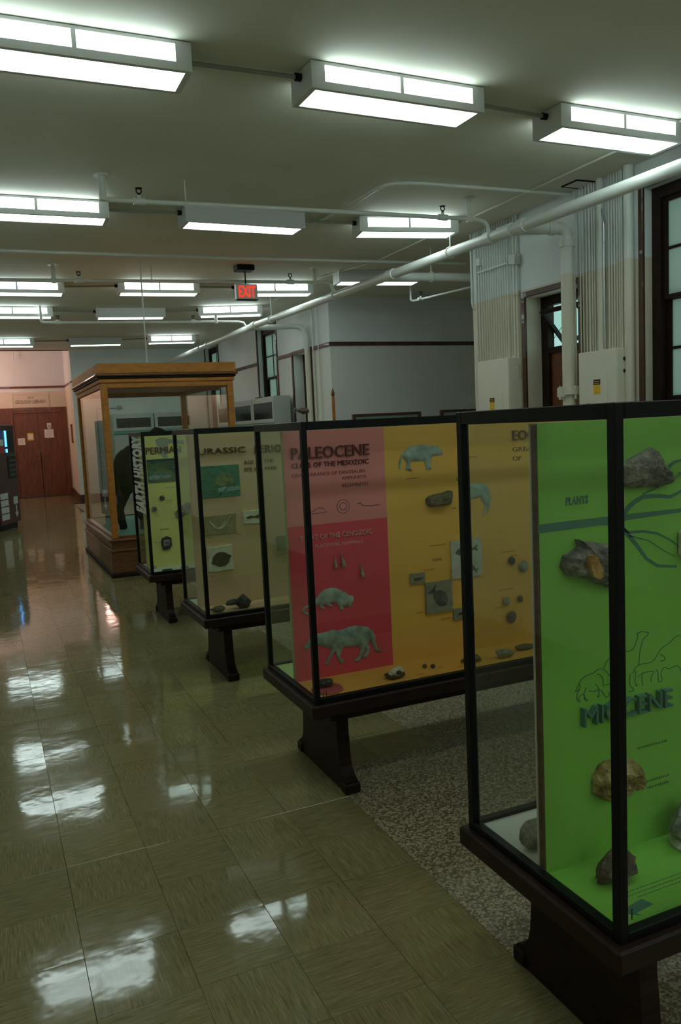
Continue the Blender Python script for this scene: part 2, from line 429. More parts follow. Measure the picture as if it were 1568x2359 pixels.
def struct(name, mb, m, parent=None, smooth=False):
    if parent is not None: return part(name, mb, m, parent, smooth)
    o = link(name, mb.mesh(name, (0, 0, 0), smooth), m); o['kind'] = 'structure'; ROOT_LOC[o.name] = (0, 0, 0)
    return o
def text_mesh(body, x0, x1, z0, h, y, depth=.0015, slope=0.0, bold=0.0):
    """lettering facing -Y: fitted between x0 and x1 on the base line z0 with capital height h"""
    cu = bpy.data.curves.new('lettering', 'FONT'); cu.body = body; cu.extrude = .5; cu.resolution_u = 2; cu.offset = bold; cu.space_character = 1 + bold * 2.2
    ob = bpy.data.objects.new('lettering', cu); COL.objects.link(ob)
    dg = bpy.context.evaluated_depsgraph_get(); me = bpy.data.meshes.new_from_object(ob.evaluated_get(dg))
    bpy.data.objects.remove(ob); bpy.data.curves.remove(cu)
    xs = [v.co.x for v in me.vertices]; ys = [v.co.y for v in me.vertices]
    a, b = min(xs), max(xs); c, d = min(ys), max(ys)
    mb = MB()
    for v in me.vertices:
        u = (v.co.x - a) / (b - a); w = (v.co.y - c) / (d - c)
        mb.v.append((x0 + u * (x1 - x0), y - (v.co.z + .5) * depth, z0 + w * h + slope * u))
    mb.f = [tuple(p.vertices) for p in me.polygons]
    bpy.data.meshes.remove(me)
    return mb
def islands(mb):
    """split into connected pieces, left to right"""
    par = list(range(len(mb.v)))
    def find(i):
        while par[i] != i: par[i] = par[par[i]]; i = par[i]
        return i
    for f in mb.f:
        for k in f[1:]: par[find(k)] = find(f[0])
    # letters' outline vertices may be doubled front/side: merge by position too
    seen = {}
    for i, v in enumerate(mb.v):
        k = tuple(round(c, 5) for c in v)
        if k in seen: par[find(i)] = find(seen[k])
        else: seen[k] = i
    groups = {}
    for f in mb.f: groups.setdefault(find(f[0]), []).append(f)
    out = []
    for fs in groups.values():
        ids = sorted({i for f in fs for i in f}); mp = {i: k for k, i in enumerate(ids)}
        q = MB(); q.v = [mb.v[i] for i in ids]; q.f = [tuple(mp[i] for i in f) for f in fs]; out.append(q)
    out.sort(key=lambda q: min(v[0] for v in q.v))
    return out
def letters(parent, name, *a, m='ink', **k):
    for q in islands(text_mesh(*a, **k)): part(name, q, m, parent)
def caption(parent, x0, x1, z, y, m, rows=1, h=.008, gap=.014, slope=0.0):
    """a line of print too small to read: short strokes"""
    mb = MB()
    for r in range(rows):
        x = x0
        while x < x1 - .003:
            w = random.uniform(.005, .010); zz = z - r * gap + slope * (x - x0)
            mb.box(x, min(x + w * .5, x1), y - .0012, y, zz, zz + h * random.uniform(.55, .9)); x += w
    part('caption', mb, m, parent)
def rock(name, c, size, m, label, cat='fossil', seed=0, facet=5, amp=.16, group=None, sub=3, flat=None, parent=None):
    """lump of stone: noisy ball cut by a few planes"""
    bm = bmesh.new(); bmesh.ops.create_icosphere(bm, subdivisions=sub, radius=1)
    rnd = random.Random(seed)
    planes = [(Vector((rnd.uniform(-1, 1), rnd.uniform(-1, 1), rnd.uniform(-1, 1))).normalized(), rnd.uniform(.55, .85)) for _ in range(facet)]
    for v in bm.verts:
        p = v.co.copy(); p *= 1 + amp * noise.noise(p * 1.7 + Vector((seed * 3.1, 0, 0))) + amp * .5 * noise.noise(p * 4.5 + Vector((0, seed * 1.3, 0)))
        for n, d in planes:
            e = p.dot(n) - d
            if e > 0: p -= n * e * .9
        v.co = p
    mb = MB().bm(bm)
    lo = [min(v[i] for v in mb.v) for i in range(3)]; hi = [max(v[i] for v in mb.v) for i in range(3)]
    mb.v = [tuple(c[i] + ((v[i] - lo[i]) / (hi[i] - lo[i]) - (.5 if i < 2 else 0)) * size[i] for i in range(3)) for v in mb.v]
    if parent is not None: return part(name, mb, m, parent, True)
    return solo(name, mb, m, label, cat, group, smooth=False)
def outline_rock(name, poly, y_back, depth, m, label, cat='fossil', seed=0, group=None, puff=.55):
    """mounted stone: a traced outline with a bulging, uneven front, backed on the panel"""
    n = len(poly); cx = sum(p[0] for p in poly) / n; cz = sum(p[1] for p in poly) / n
    area = sum(poly[i][0] * poly[(i + 1) % n][1] - poly[(i + 1) % n][0] * poly[i][1] for i in range(n))
    if area < 0: poly = poly[::-1]
    fine = []
    for i in range(n):
        a, b = Vector(poly[i]), Vector(poly[(i + 1) % n])
        fine.append(a); q = (a + b) / 2
        dd = (b - a); fine.append(q + Vector((dd.y, -dd.x)).normalized() * dd.length * .06 * noise.noise(Vector((q.x * 40, q.y * 40, seed))))
    N_ = len(fine); mb = MB(); lev = [(1.0, 0), (1.02, .30), (.97, .55), (.88, .75), (.76, .88), (.62, .96), (.46, 1.0), (.30, 1.02), (.14, 1.02)]
    for s, t in lev:
        for p in fine:
            x = cx + (p.x - cx) * s; z = cz + (p.y - cz) * s
            k = noise.noise(Vector((x * 26, z * 26, seed * 2.7))) * .6 + noise.noise(Vector((x * 70, z * 70, seed))) * .4
            mb.v.append((x, y_back - depth * t * (1 + puff * k), z))
    mb.v.append((cx, y_back - depth * 1.02, cz)); top = len(mb.v) - 1
    for i in range(len(lev) - 1):
        for k in range(N_):
            mb.f.append((i * N_ + k, i * N_ + (k + 1) % N_, (i + 1) * N_ + (k + 1) % N_, (i + 1) * N_ + k))
    for k in range(N_): mb.f.append(((len(lev) - 1) * N_ + k, (len(lev) - 1) * N_ + (k + 1) % N_, top))
    mb.f.append(tuple(reversed(range(N_))))
    return solo(name, mb, m, label, cat, group)
def cutout(name, poly, y_back, thick, m, label, group=None, dome=.010):
    """painted relief figure: outline board whose face swells slightly"""
    n = len(poly)
    area = sum(poly[i][0] * poly[(i + 1) % n][1] - poly[(i + 1) % n][0] * poly[i][1] for i in range(n))
    if area < 0: poly = poly[::-1]
    edge = [(Vector(poly[i]), Vector(poly[(i + 1) % n])) for i in range(n)]
    def dist(p):
        d = 1.0
        for a, b in edge:
            ab = b - a; t = max(0, min(1, (p - a).dot(ab) / max(ab.length_squared, 1e-12))); d = min(d, (p - a - ab * t).length)
        return d
    def inside(p):
        c = False
        for a, b in edge:
            if (a.y > p.y) != (b.y > p.y) and p.x < (b.x - a.x) * (p.y - a.y) / (b.y - a.y) + a.x: c = not c
        return c
    pts = [Vector(p) for p in poly]; st = .0075
    x = min(p[0] for p in poly)
    while x < max(p[0] for p in poly):
        z = min(p[1] for p in poly)
        while z < max(p[1] for p in poly):
            q = Vector((x, z))
            if inside(q) and dist(q) > st * .45: pts.append(q)
            z += st
        x += st
    r = geometry.delaunay_2d_cdt(pts, [], [list(range(n))], 1, 1e-7)
    mb = MB(); src = r[3]; loop = {}
    for i, p in enumerate(r[0]):
        for k in src[i]:
            if k < n: loop[k] = i
        d = dist(p); on = d < 1e-5
        h_ = thick + (0 if on else dome * min(1, d / .018) ** .55 * (1 + .35 * noise.noise(Vector((p.x * 45, p.y * 45, 2)))))
        mb.v.append((p.x, y_back - h_, p.y))
    mb.f = [tuple(f) for f in r[2]]
    b = len(mb.v); mb.v += [(p[0], y_back, p[1]) for p in poly]
    for k in range(n): mb.f.append((loop[k], b + k, b + (k + 1) % n, loop[(k + 1) % n]))
    return solo(name, mb, m, label, 'cutout', group, smooth=True)

# ------------------------------------------------------------------ outlines measured on the display panels (X, Z in metres)
SMALL=[(1.3806,0.8451),(1.3954,0.8582),(1.4145,0.8765),(1.4375,0.8906),(1.4701,0.8933),(1.4964,0.8888),(1.5223,0.874),(1.5443,0.8608),(1.556,0.8466),(1.5663,0.8441),(1.5847,0.8379),(1.5856,0.8138),(1.5769,0.8073),(1.5696,0.787),(1.5591,0.7854),(1.5514,0.7972),(1.5345,0.7907),(1.5203,0.7957),(1.5333,0.7843),(1.5289,0.7784),(1.5111,0.7785),(1.5099,0.7952),(1.4983,0.8083),(1.4886,0.8184),(1.4702,0.8197),(1.4539,0.82),(1.4716,0.807),(1.4692,0.8008),(1.4509,0.8014),(1.4414,0.8141),(1.4293,0.815),(1.4189,0.8096),(1.4326,0.8009),(1.4314,0.7945),(1.4142,0.7969),(1.4049,0.8115),(1.4046,0.821),(1.3891,0.8167),(1.3749,0.8148),(1.349,0.8146),(1.3328,0.8101),(1.3277,0.8032),(1.3312,0.7945),(1.3442,0.7866),(1.3674,0.7864),(1.3855,0.7876),(1.3852,0.782),(1.3669,0.7781),(1.3449,0.7782),(1.3294,0.7842),(1.3168,0.7935),(1.3152,0.8068),(1.3245,0.8176),(1.3456,0.8253),(1.3701,0.8351)]
BIG=[(1.3143,0.6236),(1.3209,0.634),(1.3441,0.657),(1.3612,0.6753),(1.3816,0.681),(1.4098,0.6794),(1.4424,0.6821),(1.4653,0.6883),(1.4955,0.678),(1.5204,0.6801),(1.5458,0.6879),(1.5876,0.6887),(1.6253,0.682),(1.6587,0.6712),(1.6792,0.6525),(1.6927,0.6229),(1.6951,0.583),(1.7006,0.5624),(1.7171,0.5459),(1.7472,0.5391),(1.721,0.5373),(1.6974,0.5411),(1.6853,0.5569),(1.6759,0.586),(1.6663,0.6072),(1.6503,0.5861),(1.6624,0.5724),(1.6568,0.5457),(1.6453,0.5278),(1.6405,0.5187),(1.6174,0.5245),(1.6156,0.5307),(1.6309,0.54),(1.6424,0.5559),(1.6368,0.5725),(1.6316,0.5537),(1.6157,0.5326),(1.6042,0.5148),(1.5953,0.5065),(1.5724,0.513),(1.5771,0.5213),(1.592,0.5247),(1.6058,0.546),(1.609,0.5691),(1.5973,0.5885),(1.5657,0.5877),(1.5201,0.5929),(1.5134,0.5843),(1.5041,0.5664),(1.497,0.5481),(1.5186,0.5251),(1.5159,0.5138),(1.4994,0.5147),(1.4878,0.5302),(1.481,0.5585),(1.4801,0.5799),(1.4695,0.5758),(1.4583,0.5583),(1.4451,0.5411),(1.4338,0.5217),(1.4176,0.5244),(1.4202,0.5337),(1.4329,0.5431),(1.4441,0.5606),(1.4558,0.5877),(1.4381,0.6021),(1.4064,0.6167),(1.3824,0.6224),(1.3542,0.6211),(1.3419,0.6173),(1.3255,0.6104),(1.3159,0.6158)]
BEAST=[(1.889,1.512),(1.8998,1.5311),(1.9279,1.5448),(1.9684,1.5528),(2.0139,1.5521),(2.0494,1.5448),(2.0749,1.5399),(2.0905,1.5426),(2.0927,1.5345),(2.1027,1.5263),(2.1153,1.5167),(2.1172,1.4987),(2.099,1.4966),(2.0961,1.491),(2.0783,1.4965),(2.0574,1.491),(2.0465,1.4739),(2.0428,1.4473),(2.0498,1.4313),(2.0445,1.4258),(2.0239,1.4241),(2.0162,1.4246),(2.0194,1.4399),(2.0127,1.4626),(2.003,1.4743),(1.97,1.4719),(1.9349,1.4763),(1.9293,1.4634),(1.926,1.446),(1.938,1.432),(1.9377,1.4254),(1.9227,1.4264),(1.9154,1.4313),(1.9028,1.4299),(1.9007,1.4388),(1.9086,1.4493),(1.9095,1.4691),(1.8979,1.4874),(1.8885,1.5011),(1.882,1.4993),(1.8799,1.4753),(1.8717,1.4583),(1.8722,1.4363),(1.8658,1.4368),(1.8631,1.4545),(1.8704,1.4847),(1.8788,1.506)]
HORSE=[(2.1963,1.3695),(2.2072,1.3778),(2.2233,1.3812),(2.2309,1.3693),(2.2461,1.3477),(2.2618,1.3374),(2.2886,1.3331),(2.3268,1.3381),(2.3594,1.3325),(2.3835,1.3145),(2.3963,1.2857),(2.3996,1.2528),(2.3942,1.2206),(2.3877,1.1932),(2.3815,1.1727),(2.3731,1.1688),(2.3793,1.1892),(2.3721,1.2225),(2.3668,1.195),(2.3537,1.1658),(2.3426,1.1636),(2.3517,1.187),(2.361,1.2188),(2.34,1.2461),(2.338,1.2671),(2.3077,1.2579),(2.2724,1.2562),(2.2686,1.2265),(2.2673,1.1897),(2.2694,1.1734),(2.2592,1.1743),(2.257,1.2045),(2.2553,1.2323),(2.2463,1.2054),(2.2426,1.1781),(2.2335,1.1789),(2.2388,1.2199),(2.2378,1.2659),(2.2283,1.2987),(2.2214,1.3312),(2.209,1.3549),(2.1983,1.3534),(2.1943,1.3605)]
LINES=[[(1.372,0.9384),(1.3848,0.9587),(1.3932,0.9685),(1.41,0.9768),(1.4352,0.9804),(1.4466,0.9865),(1.4635,0.9859),(1.4776,0.9766),(1.4888,0.9632),(1.4987,0.9545)],[(1.3848,0.9587),(1.3888,0.9534),(1.3872,0.9447),(1.3747,0.9401)],[(1.3872,0.9447),(1.3773,0.9284),(1.3784,0.9146),(1.3838,0.909),(1.388,0.9117),(1.3826,0.9183),(1.3883,0.9263),(1.4008,0.9286),(1.408,0.9454)],[(1.4008,0.9286),(1.4047,0.9165),(1.4143,0.9079),(1.406,0.9094),(1.4006,0.9195)],[(1.4176,0.9335),(1.4343,0.9293),(1.4513,0.9331),(1.4403,0.9488)],[(1.4513,0.9331),(1.4625,0.9242),(1.4765,0.9055),(1.488,0.9103),(1.4824,0.9182)],[(1.4454,0.9158),(1.4495,0.9105),(1.4524,0.9145),(1.4513,0.9308)],[(1.4464,0.974),(1.4576,0.9709),(1.4659,0.9557),(1.467,0.9371)],[(1.4692,0.9872),(1.478,1.0017),(1.4924,1.013),(1.5011,1.0151),(1.5242,1.0217),(1.5547,1.0202),(1.568,1.0216),(1.5783,1.0292),(1.5844,1.0445),(1.5905,1.0575),(1.5861,1.0628),(1.6009,1.0675),(1.6218,1.0632),(1.6277,1.0611),(1.6247,1.0546),(1.6096,1.0452),(1.6051,1.0366),(1.5974,1.0145),(1.5926,0.9803),(1.5896,0.9738)],[(1.4713,0.9387),(1.4827,0.9401),(1.4985,0.9384)],[(1.5701,0.9537),(1.5821,0.9704),(1.603,0.9762),(1.636,0.9754),(1.6543,0.9865),(1.6697,1.0053),(1.6942,1.0156),(1.7128,1.0246),(1.7284,1.0341),(1.744,1.0353),(1.7559,1.0323),(1.7977,1.0187)],[(1.5878,0.9413),(1.6057,0.9499),(1.6388,0.9502),(1.6479,0.9451),(1.6387,0.9372),(1.6356,0.9188)],[(1.6057,0.9499),(1.6026,0.9293),(1.6084,0.9142)],[(1.5613,0.9553),(1.5595,0.9252),(1.5726,0.9112),(1.5696,0.9047),(1.5534,0.9076)],[(1.582,0.961),(1.5787,0.9288),(1.5875,0.9179),(1.5771,0.9197)],[(1.654,0.9511),(1.6616,0.9427),(1.6645,0.916),(1.6783,0.9172),(1.6723,0.9361),(1.6846,0.953),(1.7031,0.9463),(1.7343,0.9495),(1.7468,0.9353),(1.7499,0.9203)],[(1.6696,0.9935),(1.6848,0.9839),(1.6878,0.9739),(1.6694,0.9734)]]
BAND=[(1.2626,1.3951),(1.358,1.3959),(1.4859,1.3955),(1.5042,1.3982),(1.5597,1.3961),(1.7568,1.3951),(1.8351,1.3945),(1.8351,1.386),(1.7568,1.3846),(1.5595,1.3801),(1.5371,1.3764),(1.5038,1.3723),(1.4855,1.3732),(1.4566,1.3753),(1.3575,1.3735),(1.262,1.3731)]
TWIGS=[[(1.5373,1.3909),(1.5599,1.4135),(1.5826,1.4276),(1.613,1.4382),(1.663,1.4371),(1.7099,1.4304),(1.7377,1.4387),(1.757,1.4461)],[(1.7025,1.5124),(1.7262,1.5256),(1.7572,1.5296)],[(1.6093,1.4458),(1.6632,1.4592),(1.722,1.4785),(1.7571,1.4939)],[(1.5295,1.3655),(1.5591,1.3467),(1.6122,1.3444),(1.6623,1.3336),(1.7094,1.3109),(1.7453,1.2875)],[(1.559,1.3379),(1.6311,1.3174),(1.6894,1.2814),(1.7291,1.262)],[(1.5369,1.3619),(1.5628,1.3361),(1.5927,1.3037),(1.623,1.2678),(1.6616,1.244),(1.733,1.2342)]]
SHAPE1=[(1.415,1.6131),(1.4601,1.6327),(1.5157,1.6279),(1.5588,1.6137),(1.675,1.5957),(1.6728,1.5636),(1.5359,1.5749),(1.5106,1.5003),(1.5229,1.4474),(1.4747,1.4463),(1.4367,1.5284)]
R_UP=[(1.5223,1.5274),(1.5444,1.5373),(1.5629,1.5447),(1.6306,1.5693),(1.6457,1.5598),(1.657,1.5303),(1.6877,1.5022),(1.7099,1.4801),(1.6992,1.4692),(1.645,1.463),(1.6184,1.4679),(1.5657,1.466),(1.5436,1.472),(1.5217,1.4822)]
R_LEAF=[(1.3285,1.2808),(1.3377,1.3077),(1.3621,1.3162),(1.3832,1.328),(1.3784,1.3467),(1.4045,1.3384),(1.447,1.3298),(1.4866,1.3213),(1.5138,1.3055),(1.5223,1.2525),(1.5126,1.2129),(1.4813,1.2082),(1.4452,1.2214),(1.4062,1.2405),(1.3609,1.2573),(1.3469,1.2562)]
LEAF=[(1.378,1.31),(1.3919,1.3126),(1.404,1.3029),(1.409,1.287),(1.4157,1.2666),(1.419,1.2521),(1.4065,1.2466),(1.3892,1.2557),(1.3808,1.2735),(1.376,1.2935)]
R_GOLD=[(1.4225,0.6925),(1.4438,0.7217),(1.4668,0.7289),(1.5247,0.7239),(1.56,0.7146),(1.5797,0.6944),(1.5894,0.6636),(1.5872,0.6385),(1.5512,0.6358),(1.5197,0.6322),(1.4615,0.6335),(1.4461,0.6278),(1.42,0.6528)]
SKULL=[(2.0096,1.2783),(2.0284,1.2927),(2.1021,1.3027),(2.1395,1.3116),(2.1592,1.3079),(2.1603,1.2875),(2.1471,1.2671),(2.1498,1.2562),(2.1367,1.2385),(2.075,1.2384),(2.0262,1.2399),(2.0117,1.257)]

# ================================================================== the setting
ZC = 3.85                 # hall ceiling
XR = 5.54                 # right-hand wall
XL = -0.75                # left-hand wall
Y_FAR = 21.2              # far wall of the hall
Y_LIB = 24.8              # library wall at the end of the lobby
Y_BACK = -11.0
AL0, AL1 = 8.36, 12.73    # side hall opening in the right-hand wall
AX = 9.2                  # back of the side hall
T_EDGE = TX0 + 4 * TILE   # tile / terrazzo joint
T_EDGE2 = TX0 + 6 * TILE
T_STEP = TY0 + 5 * TILE

floor = struct('floor', MB().box(XL - .3, XR + .28, Y_BACK - .3, Y_LIB + .4, -.2, -.007).box(XR + .28, AX + .3, AL0 - .3, AL1 + .3, -.2, -.007), 'grout')
ter = MB().box(T_EDGE, XR, Y_BACK, T_STEP, -.007, .0).box(T_EDGE2, XR, T_STEP, Y_FAR + .2, -.007, .0).box(XR, AX, AL0, AL1, -.007, .0)
part('terrazzo_paving', ter, 'terrazzo', floor)

# --- floor tiles: the 300 that show largest are pieces of their own, the rest one part
def project(p):
    d = CAM_M.transposed() @ (Vector(p) - EYE)
    return (784 + F_PX * d.x / d.y, 1179.5 - F_PX * d.z / d.y, d.y) if d.y > .05 else None
def tile_mb(hx, c=.0005, t=.006):
    m = MB(); h = hx - .0006
    m.v = [(-h, -h, -t), (h, -h, -t), (h, h, -t), (-h, h, -t), (-h, -h, -c), (h, -h, -c), (h, h, -c), (-h, h, -c),
           (-h + c, -h + c, 0), (h - c, -h + c, 0), (h - c, h - c, 0), (-h + c, h - c, 0)]
    m.f = [(8, 9, 10, 11)] + [(k, (k + 1) % 4, 4 + (k + 1) % 4, 4 + k) for k in range(4)] + [(4 + k, 4 + (k + 1) % 4, 8 + (k + 1) % 4, 8 + k) for k in range(4)]
    return m
cells = []
for i in range(-3, 6):
    for j in range(-43, 76):
        x = TX0 + (i + .5) * TILE; y = TY0 + (j + .5) * TILE
        if x < XL + .1 or y > Y_LIB or y < Y_BACK + .1: continue
        if i >= 4 and y < T_STEP: continue
        q = project((x, y, 0)); big = 0
        if q and -60 < q[0] < 1628 and 1000 < q[1] < 2440:
            big = 1 / q[2] ** 3
            if i >= 4: big *= .3
        cells.append((big, x, y))
cells.sort(reverse=True)
tile_me = tile_mb(TILE / 2).mesh('floor_tile'); tile_me.materials.append(MATS['vinyl_tile'])
rest = MB(); rnd = random.Random(5)
for n, (big, x, y) in enumerate(cells):
    ta, tb, dz = rnd.gauss(0, .0022), rnd.gauss(0, .0022), rnd.uniform(-.0004, .0003)
    if n < 300:
        o = bpy.data.objects.new('floor_tile', tile_me); COL.objects.link(o); o.parent = floor
        o.location = (x, y, dz); o.rotation_euler = (ta, tb, 0)
    else:
        b = len(rest.v); t = tile_mb(TILE / 2)
        rest.v += [(x + a, y + c, dz + e - a * math.sin(tb) + c * math.sin(ta)) for a, c, e in t.v]; rest.f += [tuple(b + k for k in f) for f in t.f]
o = part('floor_tiles_beyond', rest, 'vinyl_tile', floor); o['kind'] = 'stuff'
part('lobby_floor', MB().box(T_EDGE2, 2.4, Y_FAR, Y_LIB, -.007, 0), 'vinyl_tile', floor)

ceil = struct('ceiling', MB().box(XL - .3, XR + .28, Y_BACK - .3, Y_FAR + .3, ZC, ZC + .2).box(XR + .28, AX + .3, AL0 - .3, AL1 + .3, ZC, ZC + .2), 'ceiling_paint')
struct('ceiling_lobby', MB().box(XL - .3, 2.8, Y_FAR, Y_LIB + .3, 4.75, 4.9), 'ceiling_paint')
def holed_wall(y0, y1, x0, x1, z0, z1, holes):
    """wall running along Y with openings (ya, yb, za, zb)"""
    mb = MB(); y = y0
    for ya, yb, za, zb in sorted(holes):
        if ya > y: mb.box(x0, x1, y, ya, z0, z1)
        if za > z0: mb.box(x0, x1, ya, yb, z0, za)
        if zb < z1: mb.box(x0, x1, ya, yb, zb, z1)
        y = yb
    if y < y1: mb.box(x0, x1, y, y1, z0, z1)
    return mb
DOOR1 = (6.47, 7.328, 0, 2.95); WIN1 = (4.30, 5.605, 1.70, 3.62)
DOOR2 = (13.62, 14.52, 0, 3.03); WIN2 = (15.42, 16.60, 1.70, 3.74); WIN3 = (19.72, 20.95, 1.70, 3.80)
struct('wall_right_near', holed_wall(Y_BACK, AL0, XR, XR + .28, 0, ZC, [DOOR1, WIN1]), 'wall_paint')
struct('wall_right_far', holed_wall(AL1, Y_FAR + .3, XR, XR + .28, 0, ZC, [DOOR2, WIN2, WIN3]), 'wall_paint_grey')
struct('wall_alcove_far', MB().box(XR + .28, AX, AL1, AL1 + .3, 0, ZC), 'wall_paint_grey')
struct('wall_alcove_near', MB().box(XR + .28, AX, AL0 - .3, AL0, 0, ZC), 'wall_paint_grey')
struct('wall_daylight_added', MB().box(XR + .28, AX, AL0 - .34, AL0 - .3, -.2, ZC), mat('daylight_tint', (.74, .84, .84), .8))  # slab added outside; its pale cyan stands for bright daylight behind the transom
struct('wall_alcove_back', MB().box(AX, AX + .3, AL0 - .3, AL1 + .3, 0, ZC), 'wall_paint_grey')
struct('wall_far', MB().box(2.16, XR, Y_FAR, Y_FAR + .3, 0, ZC), 'wall_paint_grey')
struct('wall_far_header', MB().box(XL, XR + .3, Y_FAR + .1, Y_FAR + .3, ZC, 4.9), 'wall_paint')
lob = MB(); lob.v = [(2.16, Y_FAR + .3, 0), (2.33, Y_LIB, 0), (2.7, Y_LIB, 0), (2.7, Y_FAR + .3, 0), (2.16, Y_FAR + .3, 4.75), (2.33, Y_LIB, 4.75), (2.7, Y_LIB, 4.75), (2.7, Y_FAR + .3, 4.75)]
lob.f = [(0, 4, 5, 1), (1, 5, 6, 2), (2, 6, 7, 3), (3, 7, 4, 0), (0, 1, 2, 3), (4, 7, 6, 5)]
struct('wall_lobby_side', lob, 'wall_paint')
struct('wall_library', MB().box(XL, 2.7, Y_LIB, Y_LIB + .3, 0, 4.75), 'wall_paint')
struct('wall_left', MB().box(XL - .3, XL, Y_BACK, Y_LIB + .3, 0, 4.9), 'wall_paint')
struct('wall_back', MB().box(XL, XR, Y_BACK - .3, Y_BACK, 0, ZC), 'wall_paint')
# picture rails (dark) and baseboards
rz0, rz1 = RAIL_Z - .02, RAIL_Z + .045
struct('trim_1', MB().bbox(XR, AX, AL1 - .025, AL1, rz0, rz1, .006), 'brown_trim')
struct('trim_2', MB().bbox(XR - .025, XR, AL1 - .025, DOOR2[0] - .07, rz0, rz1, .006), 'brown_trim')
struct('trim_3', MB().bbox(XR - .025, XR, DOOR2[1] + .07, WIN2[0] - .06, rz0, rz1, .006), 'brown_trim')
struct('trim_4', MB().bbox(XR - .025, XR, WIN2[1] + .06, WIN3[0] - .06, rz0, rz1, .006), 'brown_trim')
struct('trim_5', MB().box(XL, 2.33, Y_LIB - .025, Y_LIB, 3.13, 3.19), 'door_wood')
t6 = MB(); t6.v = [(2.135, Y_FAR, 3.03), (2.165, Y_FAR, 3.03), (2.335, Y_LIB, 3.13), (2.305, Y_LIB, 3.13), (2.135, Y_FAR, 3.08), (2.165, Y_FAR, 3.08), (2.335, Y_LIB, 3.19), (2.305, Y_LIB, 3.19)]
t6.f = [(0, 3, 2, 1), (4, 5, 6, 7), (0, 1, 5, 4), (1, 2, 6, 5), (2, 3, 7, 6), (3, 0, 4, 7)]
struct('trim_6', t6, 'door_wood')
b6 = MB(); b6.v = [(2.125, Y_FAR - .03, 0), (2.18, Y_FAR - .03, 0), (2.35, Y_LIB, 0), (2.295, Y_LIB, 0), (2.125, Y_FAR - .03, .22), (2.18, Y_FAR - .03, .22), (2.35, Y_LIB, .22), (2.295, Y_LIB, .22)]
b6.f = [(0, 3, 2, 1), (4, 5, 6, 7), (0, 1, 5, 4), (1, 2, 6, 5), (2, 3, 7, 6), (3, 0, 4, 7)]
struct('baseboard_lobby', b6, 'baseboard_brown')
struct('baseboard_far', MB().bbox(2.18, XR, Y_FAR - .03, Y_FAR, 0, .22, .006), 'baseboard_brown')
struct('baseboard_alcove', MB().bbox(XR, AX, AL1 - .03, AL1, 0, .22, .006), 'baseboard_brown')
struct('baseboard_left', MB().bbox(XL, XL + .03, Y_BACK, Y_LIB, 0, .22, .006), 'baseboard_brown')
struct('baseboard_right', MB().bbox(XR - .03, XR, AL1, DOOR2[0] - .06, 0, .22, .006), 'baseboard_brown')

# --- windows in the right-hand wall: casing, frame, two sashes of four obscured panes
def window(n, hole):
    ya, yb, za, zb = hole
    w = root('window_%d' % n, (XR, (ya + yb) / 2, za), kind='structure')
    c = .055
    part('casing', MB().bbox(XR - .022, XR + .01, ya - c, ya, za - .02, zb + c, .005).bbox(XR - .022, XR + .01, yb, yb + c, za - .02, zb + c, .005).bbox(XR - .022, XR + .01, ya, yb, zb, zb + c, .005), 'brown_trim', w)
    part('window_sill', MB().bbox(XR - .07, XR + .12, ya - .07, yb + .07, za - .045, za, .008), 'dark_wood', w)
    fx0, fx1 = XR + .09, XR + .24; f = .10
    part('window_frame', MB().box(fx0, fx1, ya, ya + f, za, zb).box(fx0, fx1, yb - f, yb, za, zb).box(fx0, fx1, ya + f, yb - f, zb - f, zb).box(fx0, fx1, ya + f, yb - f, za, za + .05), 'dark_wood', w)
    zm = za + (zb - za) * .49
    for k, (z0, z1, x) in enumerate(((zm, zb - f, XR + .12), (za + .05, zm + .035, XR + .165))):
        s = .05; y0, y1 = ya + f, yb - f; ym = (y0 + y1) / 2; zc = (z0 + z1) / 2
        sash = MB().box(x, x + .04, y0, y0 + s, z0, z1).box(x, x + .04, y1 - s, y1, z0, z1).box(x, x + .04, y0 + s, y1 - s, z0, z0 + .04).box(x, x + .04, y0 + s, y1 - s, z1 - .04, z1)
        sash.box(x + .005, x + .035, ym - .012, ym + .012, z0 + .04, z1 - .04).box(x + .006, x + .034, y0 + s, y1 - s, zc - .012, zc + .012)
        sh = part('sash', sash, 'dark_wood', w)
        for a, b in ((y0 + s, ym - .012), (ym + .012, y1 - s)):
            for d, e in ((z0 + .04, zc - .012), (zc + .012, z1 - .04)):
                part('pane', MB().box(x + .016, x + .022, a, b, d, e), 'frosted_glass', sh)
window(1, WIN1); window(2, WIN2); window(3, WIN3)

